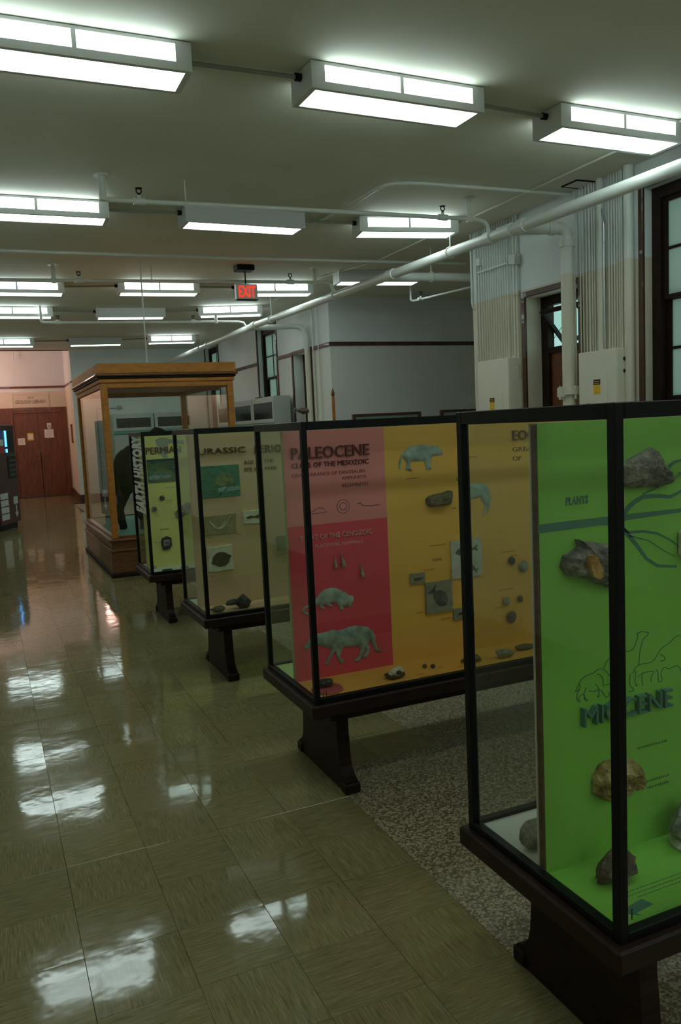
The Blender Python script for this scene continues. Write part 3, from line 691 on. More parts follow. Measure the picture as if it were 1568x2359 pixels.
# --- doors in the right-hand wall: casing, deep reveal, frame with a tilted transom, panelled leaf
def side_door(n, hole, transom=True):
    ya, yb, za, zb = hole
    d = root('door_%d' % n, (XR, (ya + yb) / 2, 0), kind='structure'); c = .06
    part('casing', MB().bbox(XR - .022, XR + .01, ya - c, ya, 0, zb + c, .005).bbox(XR - .022, XR + .01, yb, yb + c, 0, zb + c, .005).bbox(XR - .022, XR + .01, ya, yb, zb, zb + c, .005), 'brown_trim', d)
    fx0, fx1 = XR + .20, XR + .28; f = .12; zt = 2.34
    part('door_frame', MB().box(fx0, fx1, ya, ya + f, 0, zb).box(fx0, fx1, yb - f, yb, 0, zb).box(fx0, fx1, ya + f, yb - f, zb - .10, zb).box(fx0, fx1, ya + f, yb - f, zt, zt + .06), 'dark_wood', d)
    y0, y1 = ya + f, yb - f
    leaf = part('door_leaf', MB().box(XR + .235, XR + .27, y0, y1, .01, zt), 'door_wood', d)
    ym = (y0 + y1) / 2
    for a, b in ((y0 + .09, ym - .04), (ym + .04, y1 - .09)):
        for z0, z1 in ((.25, .95), (1.1, 2.2)):
            part('door_panel', MB().bbox(XR + .223, XR + .236, a, b, z0, z1, .006), 'door_wood', leaf)
    part('door_knob', MB().tube([(XR + .24, y0 + .06, 1.0), (XR + .19, y0 + .06, 1.0)], [.012, .026], 12), 'steel', leaf)
    z0, z1 = zt + .06, zb - .10; zc = (z0 + z1) / 2; h = (z1 - z0) / 2 - .005
    M = Matrix.Translation((XR + .24, 0, zc)) @ Matrix.Rotation(math.radians(-42 if transom else 0), 4, 'Y')
    sash = MB().box(-.02, .02, y0 + .01, y0 + .045, -h, h).box(-.02, .02, y1 - .045, y1 - .01, -h, h).box(-.02, .02, y0 + .045, y1 - .045, -h, -h + .035).box(-.02, .02, y0 + .045, y1 - .045, h - .035, h)
    sash.v = [tuple(M @ Vector(v)) for v in sash.v]
    t = part('transom_sash', sash, 'dark_wood', d)
    pane = MB().box(-.003, .003, y0 + .045, y1 - .045, -h + .035, h - .035); pane.v = [tuple(M @ Vector(v)) for v in pane.v]
    part('pane', pane, 'clear_glass', t)
    if transom:
        part('transom_chain', MB().tube([(XR + .25, y1 - .02, zc - .14), (XR + .25, y1 - .22, zc + .02)], .003, 6), 'black_metal', t)
side_door(1, DOOR1); side_door(2, DOOR2, False)

# --- library doors
d = root('door_3', (1.5, Y_LIB, 0), kind='structure')
part('casing', MB().bbox(2.17, 2.30, Y_LIB - .05, Y_LIB, 0, 2.58, .008).bbox(.36, .86, Y_LIB - .05, Y_LIB, 0, 2.58, .008).bbox(.86, 2.17, Y_LIB - .05, Y_LIB, 2.42, 2.58, .008), 'door_wood', d)
for x0, x1 in ((.865, 1.51), (1.52, 2.165)):
    lf = part('door_leaf', MB().bbox(x0, x1, Y_LIB - .03, Y_LIB, .01, 2.42, .004), 'door_wood', d)
    if x1 < 1.6:
        part('door_knob', MB().lathe((1.455, Y_LIB - .06, 1.07), [(.0, 0), (.028, .01), (.028, .05), (0, .06)], 12), mat('brass', (.60, .38, .10), .25, metal=1), lf)
        part('kick_gap_strip', MB().box(1.505, 1.525, Y_LIB - .034, Y_LIB - .028, .01, 1.3), 'black_metal', lf)

# ================================================================== lights
def make_light(name, x0, y0, x1, y1, windows, label, group, zb=3.70):
    """surface fluorescent fixture from end (x0,y0) to end (x1,y1): body, diffuser below, lit side openings"""
    L_ = math.hypot(x1 - x0, y1 - y0); a = math.atan2(y1 - y0, x1 - x0)
    r = root(name, ((x0 + x1) / 2, (y0 + y1) / 2, zb - .012), label, 'light', group); r.rotation_euler = (0, 0, a)
    ROOT_LOC[r.name] = (0, 0, 0)
    h = L_ / 2 + .035; w = .16; H = ZC - (zb - .012) - .004; t = .012
    body = MB()
    # frame round the diffuser, long sides with openings, ends, top
    body.box(-h, h, -w, -w + .03, 0, t).box(-h, h, w - .03, w, 0, t).box(-h, -h + .035, -w + .03, w - .03, 0, t).box(h - .035, h, -w + .03, w - .03, 0, t)
    body.box(-h, -h + t, -w, w, t, H).box(h - t, h, -w, w, t, H).box(-h + t, h - t, -w + t, w - t, H - t, H)
    wins = []
    for s in (-1, 1):
        ya, yb = (-w, -w + t) if s < 0 else (w - t, w)
        if not windows: body.box(-h + t, h - t, ya, yb, t, H); continue
        e = .09; z0, z1 = .045, H - .018
        body.box(-h + t, -h + e, ya, yb, t, H).box(h - e, h - t, ya, yb, t, H).box(-h + e, h - e, ya, yb, t, z0).box(-h + e, h - e, ya, yb, z1, H).box(-.012, .012, ya, yb, z0, z1)
        for a0, a1 in ((-h + e, -.012), (.012, h - e)): wins.append(MB().box(a0, a1, ya + .004, yb - .004, z0, z1))
    part('housing', body, 'fixture_paint', r)
    part('diffuser', MB().box(-h + .035, h - .035, -w + .03, w - .03, .003, .009), 'lamp_panel', r)
    for q in wins: part('side_window', q, 'lamp_side', r)
    return r
G = 'fluorescent fixtures on the hall ceiling'
LA = 'white fluorescent ceiling fixture with two lit side openings'
LB = 'fluorescent ceiling fixture with closed grey side'
LIGHTS = [
 (.03, 4.82, 1.23, 4.82, 1, LA + ', end of first row above tile aisle'),
 (2.02, 4.81, 3.20, 4.84, 1, LA + ', middle of first row'),
 (3.95, 4.89, 5.06, 4.90, 1, LA + ', beside big window and white main pipe'),
 (.03, 8.10, 1.235, 8.07, 1, LA + ', beside capped sprinkler drop'),
 (2.01, 8.02, 3.18, 8.03, 0, LB + ' under the bent white ceiling conduit'),
 (3.89, 8.00, 4.91, 7.81, 1, LA + ', hung askew above pipe junction'),
 (.03, 12.25, 1.21, 12.22, 1, LA + ', third row over the aisle'),
 (2.0, 12.06, 3.085, 11.98, 1, LA + ', behind thin white hanging rod'),
 (3.70, 11.93, 4.81, 11.77, 1, LA + ', right behind the exit sign'),
 (.05, 14.55, 1.23, 14.51, 1, LA + ', above elbow of far sprinkler pipe'),
 (2.01, 14.56, 3.10, 14.45, 0, LB + ' above far straight sprinkler pipe'),
 (3.73, 14.24, 4.74, 13.95, 1, LA + ', tilted beside far pipe elbow'),
 (.03, 19.05, 1.19, 19.0, 1, LA + ', last row before pink lobby'),
 (1.97, 18.86, 3.02, 18.73, 0, LB + ' in the last row before far wall'),
 (3.61, 18.48, 4.60, 18.33, 1, LA + ', last row above wooden showcase'),
 (4.876, 10.78, 6.03, 10.62, 0, LB + ' behind white main pipe at side hall'),
 (0.03, 1.25, 1.23, 1.25, 0, 'white fluorescent ceiling light, aisle fixture in the row over the green case'),
 (2.02, 1.25, 3.2, 1.25, 0, 'white fluorescent ceiling light, middle fixture in the row over the green case'),
 (3.95, 1.25, 5.06, 1.25, 0, 'white fluorescent ceiling light, wall-side fixture in the row over the green case'),
 (0.03, -2, 1.23, -2, 1, 'white fluorescent ceiling light, aisle fixture in first row past the green case'),
 (2.02, -2, 3.2, -2, 1, 'white fluorescent ceiling light, middle fixture in first row past the green case'),
 (3.95, -2, 5.06, -2, 1, 'white fluorescent ceiling light, wall-side fixture in first row past the green case'),
 (0.03, -5.2, 1.23, -5.2, 1, 'white fluorescent ceiling light, aisle fixture in second row past green case'),  # this row and the next: unseen, added to brighten the case panels
 (2.02, -5.2, 3.2, -5.2, 1, 'white fluorescent ceiling light, middle fixture in second row past green case'),
 (3.95, -5.2, 5.06, -5.2, 1, 'white fluorescent ceiling light, wall-side fixture in second row past green case'),
 (0.03, -8.4, 1.23, -8.4, 1, 'white fluorescent ceiling light, aisle fixture in the row nearest hall end'),
 (2.02, -8.4, 3.2, -8.4, 1, 'white fluorescent ceiling light, middle fixture in the row nearest hall end'),
 (3.95, -8.4, 5.06, -8.4, 1, 'white fluorescent ceiling light, wall-side fixture in the row nearest hall end')]
for x0, y0, x1, y1, w, lab in LIGHTS: make_light('ceiling_light', x0, y0, x1, y1, w, lab, G)
# conduits that join neighbouring fixtures
def pipe(name, pts, r, m, label, cat='pipe', group=None, n=12):
    return solo(name, MB().tube(pts, r, n), m, label, cat, group, smooth=True)
for row, why in (((0, 1, 2), 'first'), ((3, 4, 5), 'second'), ((6, 7, 8), 'third'), ((9, 10, 11), 'fourth'), ((12, 13, 14), 'last')):
    for a, b in zip(row, row[1:]):
        p, q = LIGHTS[a], LIGHTS[b]
        o = pipe('light_conduit', [(p[2] + .03, p[3], 3.805), (q[0] - .03, q[1], 3.805)], .014, 'grey_conduit', 'dark ceiling conduit from %s fixture in the %s row' % ('aisle to middle' if a == row[0] else 'middle to wall-side', why), 'conduit', 'conduits between ceiling fixtures', 8)
        part('connector', MB().tube([(q[0] - .075, q[1], 3.805), (q[0] - .03, q[1], 3.805)], .024, 10), 'black_metal', o)

# --- warm globe lamp in the lobby, left of the library doors
g = root('lobby_lamp', (-.30, 23.3, 3.2), 'warm white globe lamp hanging in the library lobby', 'lamp')
bm = bmesh.new(); bmesh.ops.create_uvsphere(bm, u_segments=20, v_segments=12, radius=.15, matrix=Matrix.Translation((-.30, 23.3, 3.35)))
part('globe', MB().bm(bm), 'warm_globe', g, True)
part('stem', MB().tube([(-.30, 23.3, 3.49), (-.30, 23.3, 4.75)], .015), 'black_metal', g)

# --- exit sign on a stem
e = root('exit_sign', (3.41, 10.57, 3.40), 'hanging exit sign with glowing red letters on black stem', 'sign')
part('canopy', MB().bbox(3.28, 3.52, 10.47, 10.67, 3.775, ZC, .012), 'black_metal', e)
part('stem', MB().tube([(3.41, 10.57, 3.60), (3.41, 10.57, 3.78)], .009), 'black_metal', e)
part('sign_box', MB().bbox(3.262, 3.561, 10.53, 10.61, 3.40, 3.605, .008), 'fixture_paint', e)
part('bottom_rim', MB().box(3.262, 3.561, 10.522, 10.612, 3.392, 3.402), 'black_metal', e)
part('sign_letters', text_mesh('EXIT', 3.30, 3.53, 3.432, .145, 10.531, .006), 'exit_glow', e)

# ================================================================== pipes
PX = [(5.02, 3.6, 3.48), (4.79, 9.06, 3.48), (4.55, 13.8, 3.48), (4.52, 20.9, 3.48)]
def pipe_x(y):
    for (xa, ya, _), (xb, yb, _) in zip(PX, PX[1:]):
        if ya <= y <= yb: return xa + (xb - xa) * (y - ya) / (yb - ya)
    return PX[0][0]
PR = .055
mp = root('main_pipe', (4.79, 9.06, 3.48), 'thick white main pipe running the length of the hall', 'pipe')
part('pipe_run', MB().tube(PX, PR, 20), 'white_pipe', mp, True)
for y, w in ((6.75, .10), (7.02, .05), (6.5, .05), (9.0, .07), (13.75, .08), (10.6, .05), (16.9, .05)):
    x0, x1 = pipe_x(y - w), pipe_x(y + w)
    part('coupling', MB().tube([(x0, y - w, 3.48), (x1, y + w, 3.48)], PR + .014, 18), 'white_pipe', mp, True)
for y in (7.72, 12.95, 17.5):
    x = pipe_x(y)
    h = part('pipe_hanger', MB().ring((x, y, 3.48), (0, 1, 0), PR + .006, .007, 18, 6).tube([(x, y, 3.48 + PR), (x, y, ZC)], .007, 8), 'white_pipe', mp, True)
part('riser_branch', MB().tube([(pipe_x(6.62), 6.62, 3.48), (5.26, 6.5, 3.48), (5.33, 6.48, 3.475), (5.375, 6.465, 3.44), (5.39, 6.46, 3.38), (5.39, 6.46, 3.30)], .062, 18), 'white_pipe', mp, True)
part('branch_collar', MB().tube([(5.20, 6.514, 3.48), (5.27, 6.5, 3.48)], .072, 18), 'white_pipe', mp, True)
part('far_branch', MB().tube([(pipe_x(14.0), 14.0, 3.47), (5.30, 13.75, 3.47), (5.40, 13.70, 3.45), (5.45, 13.64, 3.38), (5.46, 13.58, 3.2)], .05, 16), 'white_pipe', mp, True)
part('side_branch', MB().tube([(pipe_x(9.1), 9.1, 3.47), (5.5, 8.98, 3.47), (7.6, 8.85, 3.47)], .055, 16), 'white_pipe', mp, True)
part('side_branch_hanger', MB().ring((5.35, 8.99, 3.47), (1, 0, 0), .062, .007, 18, 6).tube([(5.35, 8.99, 3.53), (5.35, 8.99, ZC)], .006, 8), 'white_pipe', mp, True)
rs = root('riser_pipe', (5.39, 6.46, 0), 'thick vertical riser pipe with bolted flange beside the dark door', 'pipe')
part('pipe_run', MB().tube([(5.39, 6.46, 0), (5.39, 6.46, 3.34)], .064, 20), 'pipe_paint', rs, True)
part('elbow_collar', MB().tube([(5.39, 6.46, 3.29), (5.39, 6.46, 3.36)], .074, 20), 'pipe_paint', rs, True)
fl = part('flange', MB().tube([(5.39, 6.46, 1.86), (5.39, 6.46, 1.925)], .105, 22).box(5.27, 5.51, 6.42, 6.50, 1.84, 1.93), 'pipe_paint', rs, True)
for dx, dy in ((-.115, 0), (.115, 0), (0, -.09), (0, .09)):
    part('bolt', MB().tube([(5.39 + dx, 6.46 + dy, 1.815), (5.39 + dx, 6.46 + dy, 1.945)], .014, 6), 'pipe_paint', fl)
fr = root('far_riser_pipe', (5.46, 13.58, 0), 'white standpipe by far doorway carrying a hose valve', 'pipe')
part('pipe_run', MB().tube([(5.46, 13.58, 0), (5.46, 13.58, 3.25)], .05, 16), 'pipe_paint', fr, True)
v = part('hose_valve', MB().tube([(5.46, 13.58, 1.95), (5.36, 13.70, 1.95), (5.33, 13.76, 1.96), (5.29, 13.82, 1.97)], [.06, .055, .04, .012], 12), mat('bronze', (.12, .08, .06), .45, metal=.6), fr, True)
part('handwheel', MB().ring((5.28, 13.84, 1.97), (-.55, .83, 0), .045, .009, 14, 6), mat('wheel_blue', (.16, .24, .30), .5), v, True)
for y, w in ((13.42, .016), (13.17, .010)):
    pipe('wall_conduit', [(5.51, y, 0), (5.51, y, ZC)], w, 'pipe_paint', 'slim white conduit climbing the wall corner by far doorway', 'conduit', 'slim conduits by the far doorway')

def sprinkler_line(name, pts, r, heads, hangers, label, m='white_pipe', tees=()):
    """pipe with upright heads and rod hangers"""
    s = root(name, pts[0], label, 'pipe')
    part('pipe_run', MB().tube(pts, r, 12), m, s, True)
    for x, y, z in heads:
        part('fitting', MB().tube([(x - .05, y, z), (x + .05, y, z)], r + .010, 12).tube([(x, y, z), (x, y, z + r + .03)], .016, 10), m, s, True)
        part('sprinkler_head', MB().tube([(x, y, z + r + .02), (x, y, z + r + .04)], .012, 8).ring((x, y, z + r + .065), (0, 1, 0), .022, .006, 12, 5).lathe((x, y, z + r + .085), [(.03, 0), (.032, .004), (.0, .008)], 10), 'black_metal', s)
    for x, y, z in hangers:
        part('pipe_hanger', MB().tube([(x, y, z), (x, y, ZC)], .006, 6).ring((x, y, z), (1, 0, 0), r + .005, .005, 12, 5), m, s, True)
    for x, y, z in tees:
        part('drop_pipe', MB().tube([(x, y, z), (x, y, ZC)], .026, 10).tube([(x, y, ZC - .012), (x, y, ZC)], .065, 16).tube([(x, y, z - .03), (x, y, z + .03)], .032, 10), m, s, True)
    return s
z = 3.65
sprinkler_line('sprinkler_pipe', [(1.105, 7.17, ZC), (1.105, 7.17, z + .03), (1.115, 7.17, z + .01), (1.14, 7.168, z), (2.9, 7.07, z), (4.72, 7.0, z), (4.80, 6.99, z - .02), (4.83, 6.98, z - .06), (4.84, 6.97, 3.5)], .02,
               [(1.405, 7.155, z), (4.33, 7.015, z)], [(1.80, 7.13, z)], 'white sprinkler pipe with end drop over the first display cases', tees=[(1.105, 7.17, z + .02), (4.63, 7.004, z)])
sprinkler_line('sprinkler_pipe', [(XL, 11.02, z), (.37, 10.97, z), (4.55, 10.5, z), (4.63, 10.49, z - .03), (4.66, 10.48, 3.5)], .022,
               [(1.30, 10.87, z), (4.05, 10.56, z)], [(2.2, 10.77, z)], 'shaded sprinkler pipe behind the exit sign', tees=[(1.0, 10.9, z), (4.40, 10.52, z)])
z = 3.58
sprinkler_line('sprinkler_pipe', [(1.06, 14.30, ZC), (1.06, 14.30, z + .03), (1.075, 14.30, z + .006), (1.10, 14.298, z), (4.35, 14.02, z), (4.44, 14.01, z - .02), (4.47, 14.0, z - .08)], .022,
               [(1.32, 14.28, z), (3.55, 14.09, z)], [(1.95, 14.22, z)], 'bright white far sprinkler pipe meeting main pipe by an elbow', tees=[(3.95, 14.05, z)])
sprinkler_line('sprinkler_pipe', [(6.19, 11.03, ZC - .002), (6.19, 11.03, 3.52), (6.195, 11.0, 3.505), (6.215, 10.95, 3.5), (6.445, 9.7, 3.5), (6.6, 8.9, 3.5)], .016,
               [(6.235, 10.8, 3.5)], [], 'thin sprinkler pipe dropping from the side hall ceiling')
pipe('ceiling_conduit', [(XL, 10.04, 3.8), (3.08, 9.92, 3.8), (6.3, 9.66, 3.8)], .02, 'white_pipe', 'long white conduit crossing the ceiling before exit sign', 'conduit')
pipe('ceiling_conduit', [(3.44, 8.25, 3.825), (3.53, 7.5, 3.825), (3.535, 6.85, 3.825), (3.56, 6.75, 3.825), (3.62, 6.68, 3.825), (3.75, 6.63, 3.825), (3.93, 6.61, 3.825), (5.3, 6.56, 3.825), (XR, 6.56, 3.825)], .016, 'white_pipe', 'white ceiling conduit with a wide bend toward the wall', 'conduit')
pipe('ceiling_conduit', [(5.05, 4.4, 3.835), (5.05, 9.9, 3.835), (4.75, 11.1, 3.835), (4.75, 13.2, 3.835)], .010, 'ceiling_paint', 'thin painted conduit along the ceiling above main pipe', 'conduit', n=8)
pipe('hanging_rod', [(2.02, 10.545, 2.47), (2.02, 10.545, ZC)], .009, 'white_pipe', 'thin white rod from ceiling to top of wooden showcase', 'rod', n=8)
sprinkler_line('sprinkler_pipe', [(.99, 24.6, 4.75), (.99, 24.6, 3.9)], .014, [], [], 'short pendant sprinkler pipe in the pink lobby')
h = root('ceiling_hatch', (5.42, 6.30, ZC), 'square ceiling access hatch beside the main pipe', 'hatch')
part('hatch_panel', MB().bbox(5.31, 5.53, 6.205, 6.41, ZC - .008, ZC, .002), 'ceiling_paint', h)
part('hatch_rim', MB().box(5.30, 5.31, 6.195, 6.42, ZC - .012, ZC).box(5.53, 5.538, 6.195, 6.42, ZC - .012, ZC).box(5.31, 5.53, 6.195, 6.205, ZC - .012, ZC).box(5.31, 5.53, 6.41, 6.42, ZC - .012, ZC), 'black_metal', h)

# ================================================================== electrical boxes and conduit banks
def panel_box(y0, y1, zt, yl, zl, label, knobs):
    b = root('electrical_panel', (5.45, (y0 + y1) / 2, 1.0), label, 'electrical panel', 'cream electrical panels on the wall')
    part('cabinet', MB().bbox(5.365, XR - .001, y0, y1, 1.0, zt, .006), 'panel_box_paint', b)
    cv = part('cover', MB().bbox(5.355, 5.366, y0 + .004, y1 - .004, 1.004, zt - .004, .003), 'panel_box_paint', b)
    part('cover_door', MB().bbox(5.350, 5.356, y0 + .12, y1 - .16, 1.25, zl + .05, .002), 'panel_box_paint', cv)
    w = root('warning_label', (5.348, yl, zl - .14), 'yellow and black warning label on the ' + ('panel left of the door' if not knobs else 'panel with two black knobs'), 'label', 'warning labels on the electrical panels')
    part('yellow_field', MB().box(5.3478, 5.3502, yl - .045, yl + .045, zl - .14, zl - .05), 'label_yellow', w)
    part('black_header', MB().box(5.3478, 5.3502, yl - .045, yl + .045, zl - .05, zl), 'label_black', w)
    part('header_print', MB().box(5.3472, 5.348, yl - .03, yl + .03, zl - .022, zl - .016).box(5.3472, 5.348, yl - .03, yl + .03, zl - .040, zl - .034), 'label_yellow', w)
    part('small_print', MB().box(5.3472, 5.348, yl - .02, yl + .02, zl - .085, zl - .082).box(5.3472, 5.348, yl - .02, yl + .02, zl - .125, zl - .120), mat('label_brown', (.35, .20, .02), .6), w)
    if knobs:
        for zz in (2.15, 2.04):
            part('knob', MB().tube([(5.45, y0 + .005, zz), (5.45, y0 - .02, zz)], .018, 12), 'black_plastic', b)
        part('padlock', MB().bbox(5.335, 5.355, y0 + .36, y0 + .395, 1.70, 1.76, .004), 'bronze', b)
panel_box(7.42, 8.02, 2.32, 7.735, 1.89, 'cream electrical panel left of the dark door', False)
panel_box(5.765, 6.28, 2.25, 6.02, 1.98, 'cream electrical panel with two black knobs on its side', True)
GB = 'conduits above the panel left of the dark door'
for i, y in enumerate((8.24, 8.184, 8.13, 8.08, 8.031, 7.982, 7.934, 7.886, 7.838, 7.791, 7.744, 7.698, 7.652, 7.61, 7.547)):
    yb = min(y, 7.99) - (0 if y < 7.99 else 0)
    zb = 2.30 if y < 8.01 else 1.0
    pipe('wall_conduit', [(5.515, y, zb), (5.515, y, ZC)], .0095, 'pipe_paint', 'painted conduit in the bank left of the dark door', 'conduit', GB, 10)
for y, zb, zj in ((7.487, 2.20, 3.39), (7.436, 2.10, 3.38)):
    c = root('wall_conduit', (5.50, y, zb), 'painted conduit with junction box, ending %s beside the dark door casing' % ('higher, next to the bank' if y > 7.45 else 'lower, nearest'), 'conduit', 'conduits with fittings left of the dark door')
    part('conduit_run', MB().tube([(5.51, y, zb), (5.51, y, ZC)], .014, 10), 'pipe_paint', c, True)
    part('junction_box', MB().bbox(5.46, XR, y - .035, y + .035, zj - .06, zj + .055, .006), 'pipe_paint', c)
    part('elbow_fitting', MB().bbox(5.475, 5.53, y - .024, y + .024, zb - .02, zb + .14, .008).tube([(5.50, y + .02, zb + .01), (5.50, y + .07, zb + .01)], .018, 10), 'pipe_paint', c)
    part('coupling', MB().tube([(5.51, y, 3.0), (5.51, y, 3.05)], .021, 10), 'pipe_paint', c, True)
pipe('wall_conduit', [(5.515, 8.335, ZC), (5.515, 8.335, 3.06), (5.52, 8.33, 3.0), (5.535, 8.31, 2.97)], .012, 'pipe_paint', 'short painted conduit curling into the wall corner', 'conduit')
solo('conduit_strap', MB().bbox(5.498, 5.512, 7.60, 8.20, 3.36, 3.385, .003), 'pipe_paint', 'painted strap across the conduits left of the dark door', 'strap')
solo('junction_box', MB().bbox(5.47, XR, 8.10, 8.17, 3.44, 3.53, .006), 'pipe_paint', 'small painted junction box among the conduits at wall corner', 'junction box')
GC = 'conduits above the panel with two black knobs'
for y, r, m, zb in ((6.412, .0085, 'pipe_paint', 0), (6.374, .0085, 'pipe_paint', 0), (6.325, .0090, 'pipe_paint', 0), (6.302 - .02, .013, 'pipe_paint', 0), (6.243, .0090, 'pipe_paint', 2.23), (6.21, .0090, 'pipe_paint', 2.23), (6.175, .0085, 'pipe_paint', 2.23),
                    (6.015, .0085, 'pipe_paint', 2.23), (5.98, .0085, 'pipe_paint', 2.23), (5.945, .0085, 'pipe_paint', 2.23), (5.91, .0085, 'pipe_paint', 2.23), (5.878, .0085, 'pipe_paint', 2.23), (5.85, .0105, 'pipe_paint', 2.23)):
    pipe('wall_conduit', [(5.512, y, zb), (5.512, y, ZC)], r, m, 'painted conduit in the bank right of the riser pipe', 'conduit', GC, 10)
pipe('wall_conduit', [(5.505, 6.121, 2.23), (5.505, 6.121, ZC)], .032, 'pipe_paint', 'wide painted conduit in the middle of right bank', 'conduit')
pipe('wall_conduit', [(5.50, 6.068, 2.23), (5.50, 6.068, 3.40), (5.50, 6.075, 3.46), (5.50, 6.11, 3.62), (5.50, 6.13, ZC)], .010, 'steel', 'bare shiny steel conduit kinked near the ceiling', 'conduit')
pipe('wall_conduit', [(5.515, 6.50, 1.95), (5.515, 6.50, ZC)], .012, 'pipe_paint', 'slim painted conduit right behind the riser pipe', 'conduit')
pipe('wall_pipe', [(5.485, 5.735, 0), (5.485, 5.735, ZC)], .045, 'pipe_paint', 'cream vertical pipe between the panel and window', 'pipe')

# ================================================================== display cases
CX0, CX1 = 1.24, 3.50          # ends of every case
ZB, ZT = .445, 1.69            # glazed part
def make_case(Y0, Y1, label, front, back_col, decks, edge='panel_edge'):
    """glazed double-sided case on two trestle legs; front = [(x0, x1, z0, z1, material)]"""
    ym = (Y0 + Y1) / 2
    c = root('display_case', ((CX0 + CX1) / 2, ym, 0), label, 'display case', 'glazed fossil cases in a row')
    # trestle legs
    for s, x in ((1, 1.37), (-1, CX1 - .13)):
        xa, xb = (x, x + .06) if s > 0 else (x - .06, x)
        half = [(.295, 0), (.295, .055), (.268, .07), (.25, .085), (.236, .105), (.226, .14), (.214, .27), (.214, .40)]
        prof = half + [(-a, b) for a, b in reversed(half)]
        yl = ym - .025
        lg = part('leg', MB().prism_yz([(yl + a, b) for a, b in prof], xa, xb), 'dark_wood', c)
        for q in (-1, 1):
            part('foot_block', MB().bbox(xa - .008, xb + .008, yl + (q * .278 - .03), yl + (q * .278 + .03), 0, .048, .006), 'dark_wood', lg)
    part('under_frame', MB().box(CX0 + .09, CX1 - .09, Y0 + .05, Y0 + .09, .335, .40).box(CX0 + .09, CX1 - .09, Y1 - .09, Y1 - .05, .335, .40).box(CX0 + .05, CX0 + .09, Y0 + .05, Y1 - .05, .36, .40).box(CX1 - .09, CX1 - .05, Y0 + .05, Y1 - .05, .36, .40), 'dark_wood', c)
    part('base_ledge', MB().bbox(CX0 - .022, CX1 + .022, Y0 - .022, Y1 + .022, .385, ZB, .006), 'ledge_wood', c)
    # black metal frame
    t = .026
    for nx, x in (('l', CX0), ('r', CX1 - t)):
        for y in (Y0, Y1 - t):
            part('corner_post', MB().bbox(x, x + t, y, y + t, ZB, ZT, .002), 'black_metal', c)
    for n, (z0, z1) in (('bottom_rail', (ZB, ZB + .024)), ('top_rail', (ZT - .036, ZT))):
        for y in (Y0, Y1 - t): part(n, MB().bbox(CX0 + t, CX1 - t, y, y + t, z0, z1, .002), 'black_metal', c)
        for x in (CX0, CX1 - t): part(n, MB().bbox(x, x + t, Y0 + t, Y1 - t, z0, z1, .002), 'black_metal', c)
    # panes
    g = .004
    for y in (Y0 + .011, Y1 - .011 - g): part('glass_pane', MB().box(CX0 + t, CX1 - t, y, y + g, ZB + .024, ZT - .036), 'case_glass', c)
    for x in (CX0 + .011, CX1 - .011 - g): part('glass_pane', MB().box(x, x + g, Y0 + t, Y1 - t, ZB + .024, ZT - .036), 'case_glass', c)
    part('glass_top', MB().box(CX0 + t, CX1 - t, Y0 + t, Y1 - t, ZT - .012, ZT - .007), 'case_glass', c)
    # divider and decks
    pf, pb = ym - .017, ym + .019
    pan = part('divider_panel', MB().box(CX0 + .027, CX1 - .03, pf + .004, pb - .004, ZB + .012, ZT - .04), edge, c)
    for i, (x0, x1, z0, z1, m) in enumerate(front):
        part('front_sheet', MB().box(x0, x1, pf, pf + .004, z0, z1), m, pan)
    part('back_sheet', MB().box(CX0 + .027, CX1 - .03, pb - .004, pb, ZB + .013, ZT - .04), back_col, pan)
    part('front_deck', MB().box(CX0 + .015, CX1 - .015, Y0 + .015, pf, ZB - .004, ZB + .013), decks[0], c)
    part('back_deck', MB().box(CX0 + .015, CX1 - .015, pb, Y1 - .015, ZB - .004, ZB + .013), decks[1], c)
    return c, pan, pf
def number_sticker(c, x, Y0, z=.475):
    part('number_sticker', text_mesh('11', x, x + .018, z, .027, Y0 + .0105, .0006, bold=.03), 'ink', c)
ZP = ZT - .04; ZD = ZB + .013; XA = CX0 + .027; XB = CX1 - .03
# case 4 (Miocene)
C4, P4, F4 = make_case(1.342, 1.975, 'fossil case with bright green Miocene panel', [(XA, XB, ZD, ZP, 'panel_green')], 'panel_white', ('panel_green', 'panel_white'))
C3, P3, F3 = make_case(3.20, 3.85, 'fossil case with crimson and orange Paleocene panel', [(XA, 1.789, 1.205, ZP, 'panel_pink'), (XA, 1.789, ZD, 1.205, 'panel_crimson'), (1.789, XB, ZD, ZP, 'panel_orange')], 'panel_lime', ('panel_orange', 'panel_lime'), 'panel_olive')
C2, P2, F2 = make_case(5.09, 5.74, 'fossil case with tan Jurassic panel', [(XA, XB, ZD, ZP, 'panel_tan')], 'panel_white', ('panel_tan', 'panel_white'), 'panel_tan')
C1, P1, F1 = make_case(6.98, 7.625, 'fossil case with yellow Permian panel and vertical white lettering', [(XA, XB, ZD, ZP, 'panel_yellow')], 'panel_yellow', ('panel_white', 'panel_white'), 'panel_yellow')
part('wooden_edge_strip', MB().bbox(XA - .006, XA + .002, F4 + .002, F4 + .02, ZD, ZP - .005, .001), 'raw_wood_edge', P4)
for c, x, y, z_ in ((C4, 1.269, 1.342, .491), (C3, 1.282, 3.20, .471), (C1, 1.270, 6.98, .500)): number_sticker(c, x, y, z_)

